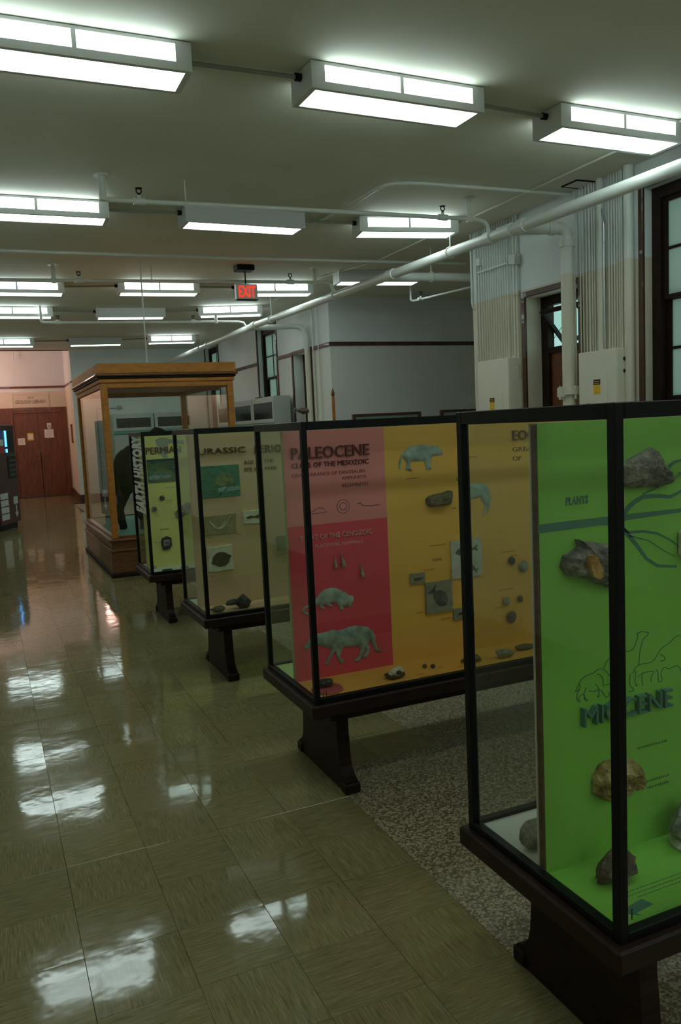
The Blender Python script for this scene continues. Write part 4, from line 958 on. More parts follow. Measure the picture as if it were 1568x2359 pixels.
# ---------------------------------------------------------------- case 4: green panel
letters(P4, 'raised_letter', 'MIOCENE', 1.388, 1.700, .842, .052, F4, m='letter_teal', depth=.018)
letters(P4, 'raised_letter', 'EPOCH', 1.752, 1.97, .842, .052, F4, m='letter_teal', depth=.018)
part('plants_lettering', text_mesh('PLANTS', 1.352, 1.424, 1.436, .022, F4, .002, bold=.02), 'letter_teal', P4)
mb = MB().prism_xz(BAND, F4 - .0008, F4)
part('branch_graphic', mb, 'twig_blue', P4)
for s, w in zip(TWIGS, (.016, .012, .004, .009, .004, .014)):
    part('twig_graphic', MB().ribbon_xz(s, [w * (1 - .55 * i / (len(s) - 1)) for i in range(len(s))], F4 - .0009, F4), 'twig_blue', P4)
for s in LINES:
    # smooth the sketch stroke a little
    q = []
    for i in range(len(s) - 1):
        a = s[max(i - 1, 0)]; b = s[i]; c_ = s[i + 1]; d_ = s[min(i + 2, len(s) - 1)]
        for k in range(3):
            t = k / 3
            q.append(tuple(.5 * (2 * b[j] + (c_[j] - a[j]) * t + (2 * a[j] - 5 * b[j] + 4 * c_[j] - d_[j]) * t * t + (3 * b[j] - a[j] - 3 * c_[j] + d_[j]) * t ** 3) for j in (0, 1)))
    q.append(s[-1])
    part('animal_sketch_line', MB().ribbon_xz(q, .0022, F4 - .0008, F4), 'line_green', P4)
caption(P4, 1.585, 1.70, .735, F4, 'caption_dark', 1, .009)
caption(P4, 1.62, 1.70, .632, F4, 'caption_dark', 2, .009, .02)
caption(P4, 1.74, 1.78, 1.49, F4, 'twig_blue', 1, .008)
outline_rock('fossil_rock', R_UP, F4 + .001, .045, 'rock_brown', 'rough grey-brown rock slab fixed high on the green panel', 'rock', 3)
lr = outline_rock('leaf_fossil', R_LEAF, F4 + .001, .052, 'rock_brown', 'dark grey rock holding an orange leaf impression', 'fossil', 8)
q = MB().prism_xz(LEAF, F4 - .062, F4 - .04); part('leaf_impression', q, 'leaf_orange', lr)
outline_rock('fossil_rock', R_GOLD, F4 + .001, .05, 'rock_gold', 'golden brown translucent stone fixed on lower green panel', 'rock', 12)
solo('plaster_block', MB().bbox(1.735, 1.82, F4 - .035, F4 + .001, 1.262, 1.335, .006), 'slab_white', 'small pale plaster block on green panel twigs', 'fossil')
rock('leaf_rock', (1.40, 1.535, ZD - .003), (.135, .075, .088), 'rock_umber', 'jagged dark brown rock on the green case floor', 'rock', 21, 4, .35)
bk = root('pale_fossil', (1.715, 1.575, ZD), 'large pale grey fossil lump on a low stand in green case', 'fossil')
rock('fossil_lump', (1.715, 1.575, ZD + .012), (.16, .10, .125), 'rock_grey', None, seed=31, facet=6, amp=.4, parent=bk)
part('stand', MB().lathe((1.715, 1.565, ZD - .001), [(.06, 0), (.065, .008), (.05, .02), (0, .022)], 16), 'slab_pale', bk)
ar = MB()
apts = [(1.318, 1.418), (1.352, 1.392), (1.348, 1.404), (1.412, 1.412), (1.402, 1.442), (1.346, 1.432), (1.348, 1.444)]
b0 = len(ar.v); ar.v = [(x, y, ZD + .0008) for x, y in apts] + [(x, y, ZD - .001) for x, y in apts]; n_ = len(apts)
ar.f = [tuple(range(n_)), tuple(reversed(range(n_, 2 * n_)))] + [(i, n_ + i, n_ + (i + 1) % n_, (i + 1) % n_) for i in range(n_)]
part('floor_arrow', ar, 'twig_blue', C4)
cap = MB()
for r_ in range(3):
    x = 1.36 + .02 * r_
    while x < 1.66:
        w = random.uniform(.004, .010); cap.box(x, x + w * .45, 1.478 - r_ * .014, 1.4825 - r_ * .014, ZD, ZD + .0006); x += w
part('floor_caption', cap, 'caption_dark', C4)
rock('cobble', (1.335, 1.765, ZD - .002), (.12, .075, .085), 'rock_grey', 'smooth grey cobble on the white rear deck of green case', 'rock', 41, 1, .1)

# ---------------------------------------------------------------- case 3: Paleocene / Eocene
letters(P3, 'raised_letter', 'PALEOCENE', 1.302, 1.702, 1.519, .055, F3, m='letter_red', depth=.014)
letters(P3, 'raised_letter', 'CLOSE OF THE MESOZOIC', 1.302, 1.700, 1.478, .024, F3, m='letter_red', depth=.008)
for t_, x0, x1, z_ in (('DISAPPEARANCE OF DINOSAURS', 1.302, 1.68, 1.436), ('AMMONITES', 1.555, 1.685, 1.408), ('BELEMNITES', 1.555, 1.695, 1.372)):
    part('print_line', text_mesh(t_, x0, x1, z_, .016, F3, .0015), 'letter_red', P3)
letters(P3, 'raised_letter', 'START OF THE CENOZOIC', 1.325, 1.70, 1.135, .023, F3, m='letter_pale', depth=.008)
part('print_line', text_mesh('PLACENTAL MAMMALS', 1.40, 1.65, 1.094, .016, F3, .0015), 'letter_pale', P3)
sk = MB()
sk.ribbon_xz([(1.37, 1.262), (1.40, 1.27), (1.43, 1.285), (1.45, 1.28), (1.47, 1.262), (1.43, 1.258), (1.39, 1.258)], .004, F3 - .0008, F3)
for k in range(2):
    R0 = (.033, .018)[k]; sk.ribbon_xz([(1.555 + R0 * math.cos(t), 1.28 + R0 * math.sin(t)) for t in [i * .39 for i in range(17)]], .004, F3 - .0008, F3)
sk.ribbon_xz([(1.63, 1.285), (1.645, 1.29), (1.66, 1.275), (1.70, 1.27), (1.75, 1.272)], .006, F3 - .0008, F3)
part('fossil_sketches', sk, 'sketch_mauve', P3)
letters(P3, 'raised_letter', 'EOCENE', 2.545, 2.82, 1.545, .052, F3, m='letter_maroon', depth=.012)
part('print_line', text_mesh('GREAT', 2.545, 2.70, 1.485, .024, F3, .002), 'letter_maroon', P3)
part('print_line', text_mesh('OF', 2.545, 2.60, 1.437, .024, F3, .002), 'letter_maroon', P3)
def shell(x, z, h, w, label, tilt=.15):
    pts = [(x + tilt * h * (t - .5), F3 - .012, z - h / 2 + h * t) for t in [i / 12 for i in range(13)]]
    rr = [w * (1 - .93 * i / 12) * (1 if i % 2 else .86) for i in range(13)]
    return solo('spiral_shell', MB().tube(pts, rr, 10), 'shell_pale', label, 'shell', 'turret shells on the crimson panel', smooth=True)
shell(1.496, 1.018, .055, .010, 'blunt slim turret shell on crimson panel', .0); shell(1.534, 1.028, .075, .012, 'tallest pointed turret shell on crimson panel', -.15); shell(1.632, .962, .068, .013, 'ribbed turret shell alone on crimson panel', -.2)
caption(P3, 1.555, 1.60, 1.035, F3, 'caption_white', 1, .004); caption(P3, 1.65, 1.70, .975, F3, 'caption_white', 1, .004); caption(P3, 1.66, 1.69, .828, F3, 'caption_white', 1, .004)
a1 = cutout('animal_cutout', SMALL, F3 + .001, .006, 'cutout_pale', 'pale grey relief of small crouching mammal with curled tail')
a2 = cutout('animal_cutout', BIG, F3 + .001, .006, 'cutout_grey', 'grey relief of long striding mammal with drooping tail')
a3 = cutout('animal_cutout', BEAST, F3 + .001, .006, 'cutout_pale', 'pale relief of heavy horned beast on orange panel')
a4 = cutout('animal_cutout', HORSE, F3 + .001, .005, 'cutout_pale', 'pale relief of small early horse on orange panel')
outline_rock('skull_fossil', SKULL, F3 + .001, .05, 'fossil_bone', 'dark brown fossil skull mounted on orange panel', 'fossil', 5)
def slab(x0, x1, z0, z1, y, th, m, label, fish=None, fm='fish_grey', seed=0, group='fossil slabs on the display panels'):
    rnd = random.Random(seed); poly = []
    cs = [(x0, z0), (x1, z0), (x1, z1), (x0, z1)]
    for i in range(4):
        a, b = Vector(cs[i]), Vector(cs[(i + 1) % 4])
        for k in range(4):
            p = a.lerp(b, k / 4); j = (.006 if seed >= 12 else .0016) * (x1 - x0) / .2
            poly.append((p.x + rnd.uniform(-j, j), p.y + rnd.uniform(-j, j)))
    s = solo('fossil_slab', MB().prism_xz(poly, y - th, y + .001), m, label, 'fossil', group)
    if fish:
        for f in fish: part('fish_imprint', MB().prism_xz(f, y - th - .003, y - th + .001), fm, s)
    return s
def fish_poly(cx_, cz_, L_, H_, ang=0., tail=.28):
    p = [(-.5, 0), (-.44, .2), (-.30, .42), (-.05, .5), (.18, .34), (.30, .10), (.34, .09), (.5, .42), (.44, 0), (.5, -.42), (.34, -.09), (.30, -.10), (.15, -.36), (-.05, -.5), (-.30, -.40), (-.44, -.2)]
    c_, s_ = math.cos(ang), math.sin(ang)
    return [(cx_ + (a * L_) * c_ - (b * H_) * s_, cz_ + (a * L_) * s_ + (b * H_) * c_) for a, b in p]
slab(2.144, 2.328, .853, 1.05, F3, .012, 'slab_pale', 'large pale slab with two fish imprints on orange panel', [fish_poly(2.235, .995, .135, .045, .10), fish_poly(2.255, .905, .10, .035, -.5)], seed=1)
slab(1.901, 1.985, .855, .908, F3, .012, 'slab_grey', 'small grey slab with a single thin fish, uppermost on orange panel', [fish_poly(1.945, .880, .058, .014, .05)], 'fish_brown', seed=2)
slab(1.985, 2.139, .692, .852, F3, .016, 'slab_grey', 'square grey slab with a broad dark fish on orange panel', [fish_poly(2.06, .775, .125, .075, 2.3)], 'fish_grey', seed=3)
slab(2.146, 2.235, .637, .695, F3, .012, 'slab_grey', 'small grey slab low on orange panel with tiny fish', [fish_poly(2.195, .668, .05, .013, .1)], 'fish_brown', seed=4)
for x0, x1, z_ in ((2.022, 2.12, 1.035), (1.985, 2.05, .914), (1.935, 1.975, .700), (2.075, 2.135, .648), (1.905, 1.975, 1.385), (2.245, 2.325, 1.47), (2.455, 2.55, .955), (2.52, 2.57, .930), (2.44, 2.53, .752), (2.405, 2.46, .66), (2.165, 2.19, 1.215)):
    caption(P3, x0, x1, z_, F3, 'caption_red', 1, .007)
part('print_line', text_mesh('FISHES', 2.04, 2.092, .956, .014, F3, .0015), 'caption_red', P3)
for x, z_, w, m, lab, sd in ((2.514, .905, .045, 'rock_dark', 'dark round fossil on orange panel', 51), (2.59, .868, .06, 'shell_pale', 'white ribbed clam shell on orange panel', 52), (2.474, .692, .045, 'shell_pale', 'small pale scallop on orange panel', 53), (2.565, .695, .034, 'fossil_bone', 'small brown round fossil on orange panel', 54), (2.505, .600, .062, 'fossil_bone', 'brown oval sea urchin fossil on orange panel', 55)):
    rock('fossil', (x, F3 - .012, z_ - w * .5), (w, .03, w * 1.08), m, lab, 'fossil', sd, 1, .12, 'round fossils on the orange panel', 2)
# on the deck
pd = root('dark_fossil', (1.352, 3.33, ZD), 'dark lumpy fossil on a round rose pad', 'fossil')
part('pad', MB().lathe((1.352, 3.33, ZD - .001), [(.072, 0), (.075, .004), (.070, .012), (0, .012)], 28), 'pad_rose', pd)
rock('specimen', (1.345, 3.345, ZD + .010), (.085, .06, .04), 'rock_dark', None, seed=61, facet=4, amp=.3, parent=pd)
sk3 = root('skull_in_matrix', (1.70, 3.315, ZD), 'white fossil skull in brown matrix on orange deck', 'fossil')
rock('matrix', (1.70, 3.315, ZD - .002), (.105, .075, .045), 'rock_umber', None, seed=62, facet=5, amp=.3, parent=sk3)
rock('bone', (1.695, 3.305, ZD + .012), (.085, .06, .045), 'slab_white', None, seed=63, facet=6, amp=.4, parent=sk3)
rock('eye_socket', (1.70, 3.278, ZD + .026), (.03, .016, .022), 'rock_umber', None, seed=64, facet=1, amp=.1, parent=sk3)
for x, y_, sd, lab in ((1.895, 3.375, 65, 'small dark brown ball fossil nearer the white skull'), (1.928, 3.352, 66, 'small dark brown ball fossil farther from the white skull')):
    rock('ball_fossil', (x, y_, ZD - .001), (.024, .024, .022), 'rock_umber', lab, 'fossil', sd, 0, .1, 'two ball fossils on the orange deck', 2)
rock('brown_fossil', (2.14, 3.335, ZD - .002), (.12, .06, .04), 'fossil_bone', 'long brown fossil jaw lying on orange deck', 'fossil', 67, 4, .3)
rock('pale_bone', (2.325, 3.31, ZD - .002), (.115, .06, .05), 'shell_pale', 'pale rounded bone block on orange deck', 'fossil', 68, 4, .15)
rock('dark_slab', (2.50, 3.375, ZD - .002), (.13, .06, .03), 'fossil_bone', 'flat dark fossil at the far end of orange deck', 'fossil', 69, 5, .2)
cap = MB()
for x, y_, L_ in ((1.80, 3.30, .05), (1.80, 3.265, .06), (1.95, 3.34, .03), (2.03, 3.30, .05)):
    cap.box(x, x + L_, y_, y_ + .003, ZD, ZD + .0006)
part('deck_caption', cap, 'caption_red', C3)
# ---------------------------------------------------------------- case 2: Jurassic
letters(P2, 'raised_letter', 'JURASSIC', 1.300, 1.665, 1.498, .056, F2, m='letter_maroon', depth=.014)
letters(P2, 'raised_letter', 'PERIOD', 1.735, 1.99, 1.500, .056, F2, m='letter_maroon', depth=.014)
part('print_line', text_mesh('AGE OF THE', 1.65, 1.87, 1.428, .026, F2, .004), 'letter_maroon', P2)
part('print_line', text_mesh('SEE HIS AND', 1.65, 1.89, 1.378, .026, F2, .004), 'letter_maroon', P2)
pt = root('painting', (1.472, F2, 1.215), 'teal painted reptile scene on tan panel', 'picture')
part('board', MB().bbox(1.331, 1.612, F2 - .010, F2 + .001, 1.212, 1.432, .002), 'painting_teal', pt)
part('painted_figure', MB().prism_xz([(1.43, 1.31), (1.47, 1.29), (1.52, 1.295), (1.56, 1.30), (1.575, 1.33), (1.55, 1.365), (1.52, 1.37), (1.50, 1.385), (1.475, 1.385), (1.468, 1.36), (1.45, 1.345)], F2 - .0112, F2 - .0098), mat('painting_olive', (.19, .22, .10), .6, var=.5, scale=40), pt)
part('painted_surf', MB().prism_xz([(1.45, 1.275), (1.50, 1.285), (1.56, 1.28), (1.607, 1.29), (1.607, 1.255), (1.53, 1.25), (1.46, 1.252)], F2 - .0110, F2 - .0098), mat('painting_surf', (.25, .36, .33), .6, var=.5, scale=60), pt)
s = slab(1.337, 1.566, .957, 1.09, F2, .014, 'slab_olive', 'wide olive slab with curved reptile skeleton on tan panel', None, seed=11)
part('skeleton_relief', MB().tube([(1.375 + .155 * t, F2 - .015, 1.052 - .055 * math.sin(math.pi * min(1, t * 1.12)) + (.02 if t > .9 else 0)) for t in [i / 14 for i in range(15)]], [.004 + .002 * math.sin(i) for i in range(15)], 6).tube([(1.372 + .12 * t, F2 - .014, 1.048 - .050 * math.sin(math.pi * t)) for t in [i / 10 for i in range(11)]], .003, 6), 'slab_pale', s, True)
s = slab(1.350, 1.527, .705, .874, F2, .022, 'slab_white', 'white plaster slab with round brown fish on tan panel', [[(1.44 + .062 * math.cos(t) * (1.0 if abs(t - .35) > .25 else 1.3), .783 + .052 * math.sin(t)) for t in [i * .35 for i in range(18)]]], 'fish_brown', seed=12)
part('fish_head', MB().prism_xz([(1.37, .765), (1.385, .79), (1.40, .80), (1.41, .78), (1.40, .755), (1.38, .75)], F2 - .0265, F2 - .02), 'fish_brown', s)
slab(1.620, 1.78, 1.012, 1.098, F2, .02, 'slab_white', 'crumpled white slab with wavy brown imprint', [[(1.635, 1.055), (1.67, 1.068), (1.70, 1.062), (1.74, 1.075), (1.775, 1.06), (1.74, 1.045), (1.69, 1.050), (1.65, 1.046)]], 'fish_brown', seed=13)
slab(1.86, 1.96, .80, .90, F2, .014, 'slab_grey', 'small grey slab beyond the white fish slab on tan panel', None, seed=14)
for x0, x1, z_ in ((1.352, 1.39, .935), (1.57, 1.605, .94), (1.36, 1.40, .665), (1.86, 1.94, .765)): caption(P2, x0, x1, z_, F2, 'letter_maroon', 1, .007)
rock('trilobite_rock', (1.345, 5.195, ZD - .002), (.11, .07, .045), 'fossil_bone', 'flat brown fossil jaw on the tan deck', 'fossil', 71, 4, .3)
sk2 = root('dark_skull', (1.51, 5.215, ZD), 'glossy black fossil skull on the tan deck', 'fossil')
rock('cranium', (1.53, 5.215, ZD - .002), (.12, .09, .10), 'rock_dark', None, seed=72, facet=5, amp=.35, parent=sk2)
rock('snout', (1.455, 5.205, ZD + .03), (.10, .05, .045), 'rock_dark', None, seed=73, facet=4, amp=.3, parent=sk2)
# ---------------------------------------------------------------- case 1: Permian
letters(P1, 'raised_letter', 'PERMIAN', 1.325, 1.64, 1.490, .060, F1, m='letter_maroon', depth=.014)
part('grey_shape', MB().prism_xz(SHAPE1, F1 - .0008, F1), 'flat_grey', P1)  # flat grey shape on the panel behind the raised letters
pt = root('painting', (1.46, F1, 1.23), 'dark teal shore landscape painting on yellow panel', 'picture')
part('board', MB().bbox(1.328, 1.60, F1 - .010, F1 + .001, 1.232, 1.442, .002), 'painting_shore', pt)
part('painted_sky_band', MB().box(1.330, 1.598, F1 - .0112, F1 - .0098, 1.42, 1.440), mat('painting_sky', (.03, .085, .10), .6, var=.3, scale=30), pt)
part('painted_surf', MB().prism_xz([(1.333, 1.29), (1.38, 1.30), (1.44, 1.295), (1.50, 1.30), (1.55, 1.28), (1.50, 1.265), (1.40, 1.258), (1.335, 1.262)], F1 - .0112, F1 - .0098), 'painting_surf', pt)
part('print_line', text_mesh('FISHES', 1.405, 1.485, .795, .014, F1, .0015), 'letter_maroon', P1)
for x0, x1, z_, rws in ((1.47, 1.57, 1.175, 1), (1.47, 1.53, 1.06, 2), (1.355, 1.405, .945, 2), (1.52, 1.60, .89, 1), (1.345, 1.40, .685, 1)): caption(P1, x0, x1, z_, F1, 'caption_dark', rws, .007, .02)
rock('fossil', (1.44, F1 - .014, 1.065), (.05, .034, .048), 'rock_umber', 'small brown nut-like fossil on yellow panel', 'fossil', 81, 3, .25)
rs_ = root('ammonite', (1.366, F1 - .01, .965), 'small round grey fossil with dark centre on yellow panel', 'fossil')
part('disc', MB().tube([(1.366, F1 + .001, .992), (1.366, F1 - .012, .992)], [.027, .022], 18), 'rock_grey', rs_, True)
part('centre', MB().tube([(1.366, F1 - .010, .992), (1.366, F1 - .015, .992)], .010, 12), 'rock_umber', rs_, True)
rock('fossil', (1.592, F1 - .014, .895), (.085, .034, .08), 'rock_grey', 'large oval grey fossil on yellow panel', 'fossil', 83, 1, .12)
outline_rock('fossil_rock', [(1.60, .99), (1.66, 1.03), (1.72, 1.02), (1.74, .96), (1.68, .93), (1.62, .94)], F1 + .001, .03, 'rock_grey', 'grey lump of rock beside large oval fossil', 'rock', 84)
fr_ = root('fish_nodule', (1.448, F1, .61), 'black nodule framing a pale fish on yellow panel', 'fossil')
part('nodule', MB().prism_xz([(1.405, .655), (1.415, .615), (1.47, .618), (1.498, .65), (1.495, .72), (1.46, .738), (1.415, .725), (1.402, .70)], F1 - .02, F1 + .001), 'rock_dark', fr_)
part('pale_face', MB().prism_xz([(1.42, .66), (1.44, .648), (1.478, .655), (1.482, .70), (1.46, .712), (1.425, .70)], F1 - .022, F1 - .018), 'rock_grey', fr_)
part('fish_imprint', MB().prism_xz(fish_poly(1.452, .68, .045, .014, .1), F1 - .023, F1 - .0215), 'rock_dark', fr_)
ar = MB().box(1.36, 1.43, 7.02, 7.035, ZD, ZD + .008)
solo('small_bone', MB().bbox(1.355, 1.445, 7.06, 7.085, ZD - .001, ZD + .014, .005), 'rock_dark', 'slender black bone on the white deck of yellow case', 'fossil')
solo('small_bone', MB().bbox(1.53, 1.60, 7.10, 7.12, ZD - .001, ZD + .012, .004), 'rock_dark', 'shorter black bone at far end of white deck', 'fossil')
# vertical banner lettering on the end pane: reads upward
ban = text_mesh('EARTH HISTORY', 0, .685, 0, .50, 0, .002, bold=.055)
ban.v = [(CX0 + .0095 + y, 7.04 + z_, .975 + x) for x, y, z_ in ban.v]
for q in islands(ban): part('banner_letter', q, 'banner_white', C1)

# ================================================================== wooden showcase with the bison
WX0, WX1, WY0, WY1 = 1.30, 2.88, 9.66, 12.25
w = root('wooden_showcase', ((WX0 + WX1) / 2, (WY0 + WY1) / 2, 0), 'tall oak showcase with glass sides and moulded cornice', 'showcase')
part('plinth', MB().bbox(WX0 - .045, WX1 + .045, WY0 - .045, WY1 + .045, 0, .05, .008), 'dark_wood', w)
part('lower_base', MB().bbox(WX0 - .025, WX1 + .025, WY0 - .025, WY1 + .025, .05, .30, .006), 'base_oak', w)
part('base_moulding', MB().bbox(WX0 - .04, WX1 + .04, WY0 - .04, WY1 + .04, .30, .335, .012), 'base_oak', w)
part('upper_base', MB().bbox(WX0 - .015, WX1 + .015, WY0 - .015, WY1 + .015, .335, .425, .004), 'base_oak', w)
part('sill_moulding', MB().bbox(WX0 - .05, WX1 + .05, WY0 - .05, WY1 + .05, .425, .46, .012), 'base_oak', w)
part('showcase_floor', MB().box(WX0 + .02, WX1 - .02, WY0 + .02, WY1 - .02, .45, .475), 'teal_paint', w)
for x in (WX0, WX1 - .075):
    for y in (WY0, WY1 - .075): part('corner_post', MB().bbox(x, x + .075, y, y + .075, .46, 2.28, .006), 'oak', w)
for x0, x1, y0, y1 in ((WX0 + .075, WX1 - .075, WY0, WY0 + .05), (WX0 + .075, WX1 - .075, WY1 - .05, WY1), (WX0, WX0 + .05, WY0 + .075, WY1 - .075), (WX1 - .05, WX1, WY0 + .075, WY1 - .075)):
    part('top_rail', MB().bbox(x0, x1, y0, y1, 2.22, 2.28, .004), 'oak', w)
    part('bottom_rail', MB().bbox(x0, x1, y0, y1, .46, .49, .004), 'base_oak', w)
for y in (WY0 + .022, WY1 - .028): part('glass_pane', MB().box(WX0 + .075, WX1 - .075, y, y + .006, .49, 2.22), 'case_glass', w)
for x in (WX0 + .022, WX1 - .028): part('glass_pane', MB().box(x, x + .006, WY0 + .075, WY1 - .075, .49, 2.22), 'case_glass', w)
part('frieze', MB().bbox(WX0 - .015, WX1 + .015, WY0 - .015, WY1 + .015, 2.28, 2.325, .004), 'oak', w)
part('dark_moulding', MB().bbox(WX0 - .035, WX1 + .035, WY0 - .035, WY1 + .035, 2.325, 2.352, .010), 'dark_wood', w)
part('cornice', MB().bbox(WX0 - .06, WX1 + .06, WY0 - .06, WY1 + .06, 2.352, 2.385, .014), 'base_oak', w)
part('top_board', MB().bbox(WX0 - .035, WX1 + .035, WY0 - .035, WY1 + .035, 2.385, 2.50, .004), 'oak', w)

# --- bison: one skinned body, horns and tail tuft as parts
# local frame: +x towards the head, z up, feet on 0
def loft(secs, n=16):
    """closed body from elliptic sections (x, z centre, half height, half width)"""
    mb = MB()
    for x, zc, hh, hw_ in secs:
        for k in range(n):
            t = 2 * math.pi * k / n; mb.v.append((x, hw_ * math.cos(t) * (1 - .12 * math.sin(t)), zc + hh * math.sin(t)))
    for i in range(len(secs) - 1):
        for k in range(n):
            q = i * n; mb.f.append((q + k, q + n + k, q + n + (k + 1) % n, q + (k + 1) % n))
    mb.f.append(tuple(range(n))); mb.f.append(tuple(reversed(range((len(secs) - 1) * n, len(secs) * n))))
    return mb
TR = loft([(-.80, .84, .05, .04), (-.77, .84, .17, .12), (-.68, .83, .27, .20), (-.50, .82, .32, .26), (-.25, .80, .34, .30), (0, .82, .38, .31), (.20, .88, .46, .29), (.36, .90, .50, .27), (.50, .87, .46, .26), (.64, .80, .38, .24), (.76, .72, .30, .20), (.86, .64, .25, .17), (.96, .54, .20, .13), (1.04, .44, .14, .10), (1.08, .38, .09, .08), (1.09, .36, .03, .03)])
for s_ in (-1, 1):
    TR.tube([(-.58, .13 * s_, .80), (-.56, .16 * s_, .62), (-.48, .17 * s_, .46), (-.60, .17 * s_, .28), (-.57, .17 * s_, .10), (-.55, .17 * s_, 0)], [.19, .16, .095, .06, .055, .07], 14)
    TR.tube([(.40, .14 * s_, .72), (.42, .17 * s_, .54), (.42, .18 * s_, .38), (.39, .18 * s_, .26), (.40, .18 * s_, .10), (.42, .18 * s_, 0)], [.17, .14, .10, .065, .058, .072], 14)
TR.tube([(-.76, 0, .96), (-.84, 0, .80), (-.86, 0, .56), (-.85, 0, .40)], [.035, .026, .026, .045], 10)
tmp = bpy.data.objects.new('body', TR.mesh('body')); COL.objects.link(tmp)
md = tmp.modifiers.new('remesh', 'REMESH'); md.mode = 'VOXEL'; md.voxel_size = .026
md2 = tmp.modifiers.new('smooth', 'SMOOTH'); md2.iterations = 5; md2.factor = .5
bme = bpy.data.meshes.new_from_object(tmp.evaluated_get(bpy.context.evaluated_depsgraph_get())); bpy.data.objects.remove(tmp)
bl = root('bison', (1.98, 10.75, .474), 'dark brown mounted bison standing inside the oak showcase', 'bison')
bl.rotation_euler = (0, 0, math.radians(50)); bl.scale = (.88, .88, .93); ROOT_LOC[bl.name] = (0, 0, 0)
for p in bme.polygons: p.use_smooth = True
for v_ in bme.vertices:
    d_ = noise.noise(v_.co * 9) * .02; v_.co += v_.normal * d_
link('body', bme, 'hide', bl)
for s in (-1, 1):
    part('horn', MB().tube([(.80, .13 * s, .86), (.80, .23 * s, .88), (.80, .28 * s, .96), (.79, .27 * s, 1.04)], [.04, .035, .022, .005], 8), 'horn', bl, True)
    part('ear', MB().tube([(.72, .16 * s, .84), (.66, .26 * s, .82), (.63, .30 * s, .80)], [.02, .04, .008], 8), 'hide', bl, True)
    part('eye', MB().tube([(.86, .155 * s, .72), (.862, .17 * s, .72)], .016, 8), 'horn', bl, True)
part('beard', MB().tube([(.80, 0, .52), (.80, 0, .36), (.79, 0, .22)], [.12, .08, .01], 8), 'hide', bl, True)

# ================================================================== grey glazed cabinets
def cabinet(n_along, axis, a0, a1, f, b, label, group, ztop=2.28):
    """storage cabinet; axis 'y' faces -X with front at x=f, axis 'x' faces -Y with front at y=f"""
    def bx(mb, u0, u1, d0, d1, z0, z1): return mb.box(d0, d1, u0, u1, z0, z1) if axis == 'y' else mb.box(u0, u1, d0, d1, z0, z1)
    loc = (((f + b) / 2, (a0 + a1) / 2, 0) if axis == 'y' else ((a0 + a1) / 2, (f + b) / 2, 0))
    c = root('storage_cabinet', loc, label, 'cabinet', group)
    m = MB(); bx(m, a0, a1, f + .02, b, 0, ztop); part('body', m, 'cabinet_grey', c)
    um = (a0 + a1) / 2
    for u0, u1 in (((a0 + .01, a1 - .01),) if n_along == 1 else ((a0 + .01, um - .004), (um + .004, a1 - .01))):
        dr = MB(); s = .07; zu = 1.78
        bx(dr, u0, u0 + s, f, f + .02, zu, ztop - .03); bx(dr, u1 - s, u1, f, f + .02, zu, ztop - .03); bx(dr, u0 + s, u1 - s, f, f + .02, zu, zu + s); bx(dr, u0 + s, u1 - s, f, f + .02, ztop - .03 - .08, ztop - .03)
        do = part('upper_door', dr, 'cabinet_grey', c)
        g_ = MB(); bx(g_, u0 + s, u1 - s, f + .008, f + .013, zu + s, ztop - .11); part('pane', g_, 'dark_glass', do)
        k_ = MB(); bx(k_, u0, u1, f, f + .02, .08, zu - .10); dl = part('lower_door', k_, 'cabinet_grey', c)
        h_ = MB(); bx(h_, u1 - .05, u1 - .03, f - .02, f, 1.0, 1.12); part('handle', h_, 'steel', dl)
    t_ = MB(); bx(t_, a0, a1, f - .012, f + .02, 1.69, 1.77); part('teal_band', t_, 'teal_paint', c)
GCB = 'grey glazed cabinets along the walls'
cabinet(1, 'y', 14.60, 15.93, 5.12, XR - .075, 'grey cabinet with dark glass doors beside far doorway', GCB)
cabinet(1, 'y', 15.95, 17.25, 5.12, XR - .075, 'grey cabinet with dark glass doors under the tall window', GCB, 2.27)
cabinet(1, 'y', 17.27, 18.6, 5.12, XR - .075, 'grey cabinet beyond the one under the tall window', GCB)
cabinet(1, 'x', 3.02, 4.03, 20.7, Y_FAR - .03, 'grey cabinet at far wall beneath the small wall box', GCB, 2.2)
cabinet(1, 'x', 4.05, 5.06, 20.7, Y_FAR - .03, 'grey cabinet at far wall next to the hall corner', GCB, 2.2)
ob = root('wall_box', (3.27, Y_FAR, 2.33), 'small metal wall box with bent conduit on far wall', 'junction box')
part('box', MB().bbox(3.21, 3.33, Y_FAR - .06, Y_FAR, 2.34, 2.42, .006), 'grey_conduit', ob)
part('conduit_run', MB().tube([(3.21, Y_FAR - .02, 2.37), (2.74, Y_FAR - .02, 2.37), (2.71, Y_FAR - .02, 2.34), (2.70, Y_FAR - .02, .22)], .012, 8), 'grey_conduit', ob, True)
rock('cloth_bundle', (5.33, 16.0, 2.268), (.20, .26, .06), 'rock_dark', 'dark crumpled bundle lying on top of grey cabinets', 'bundle', 91, 3, .3)

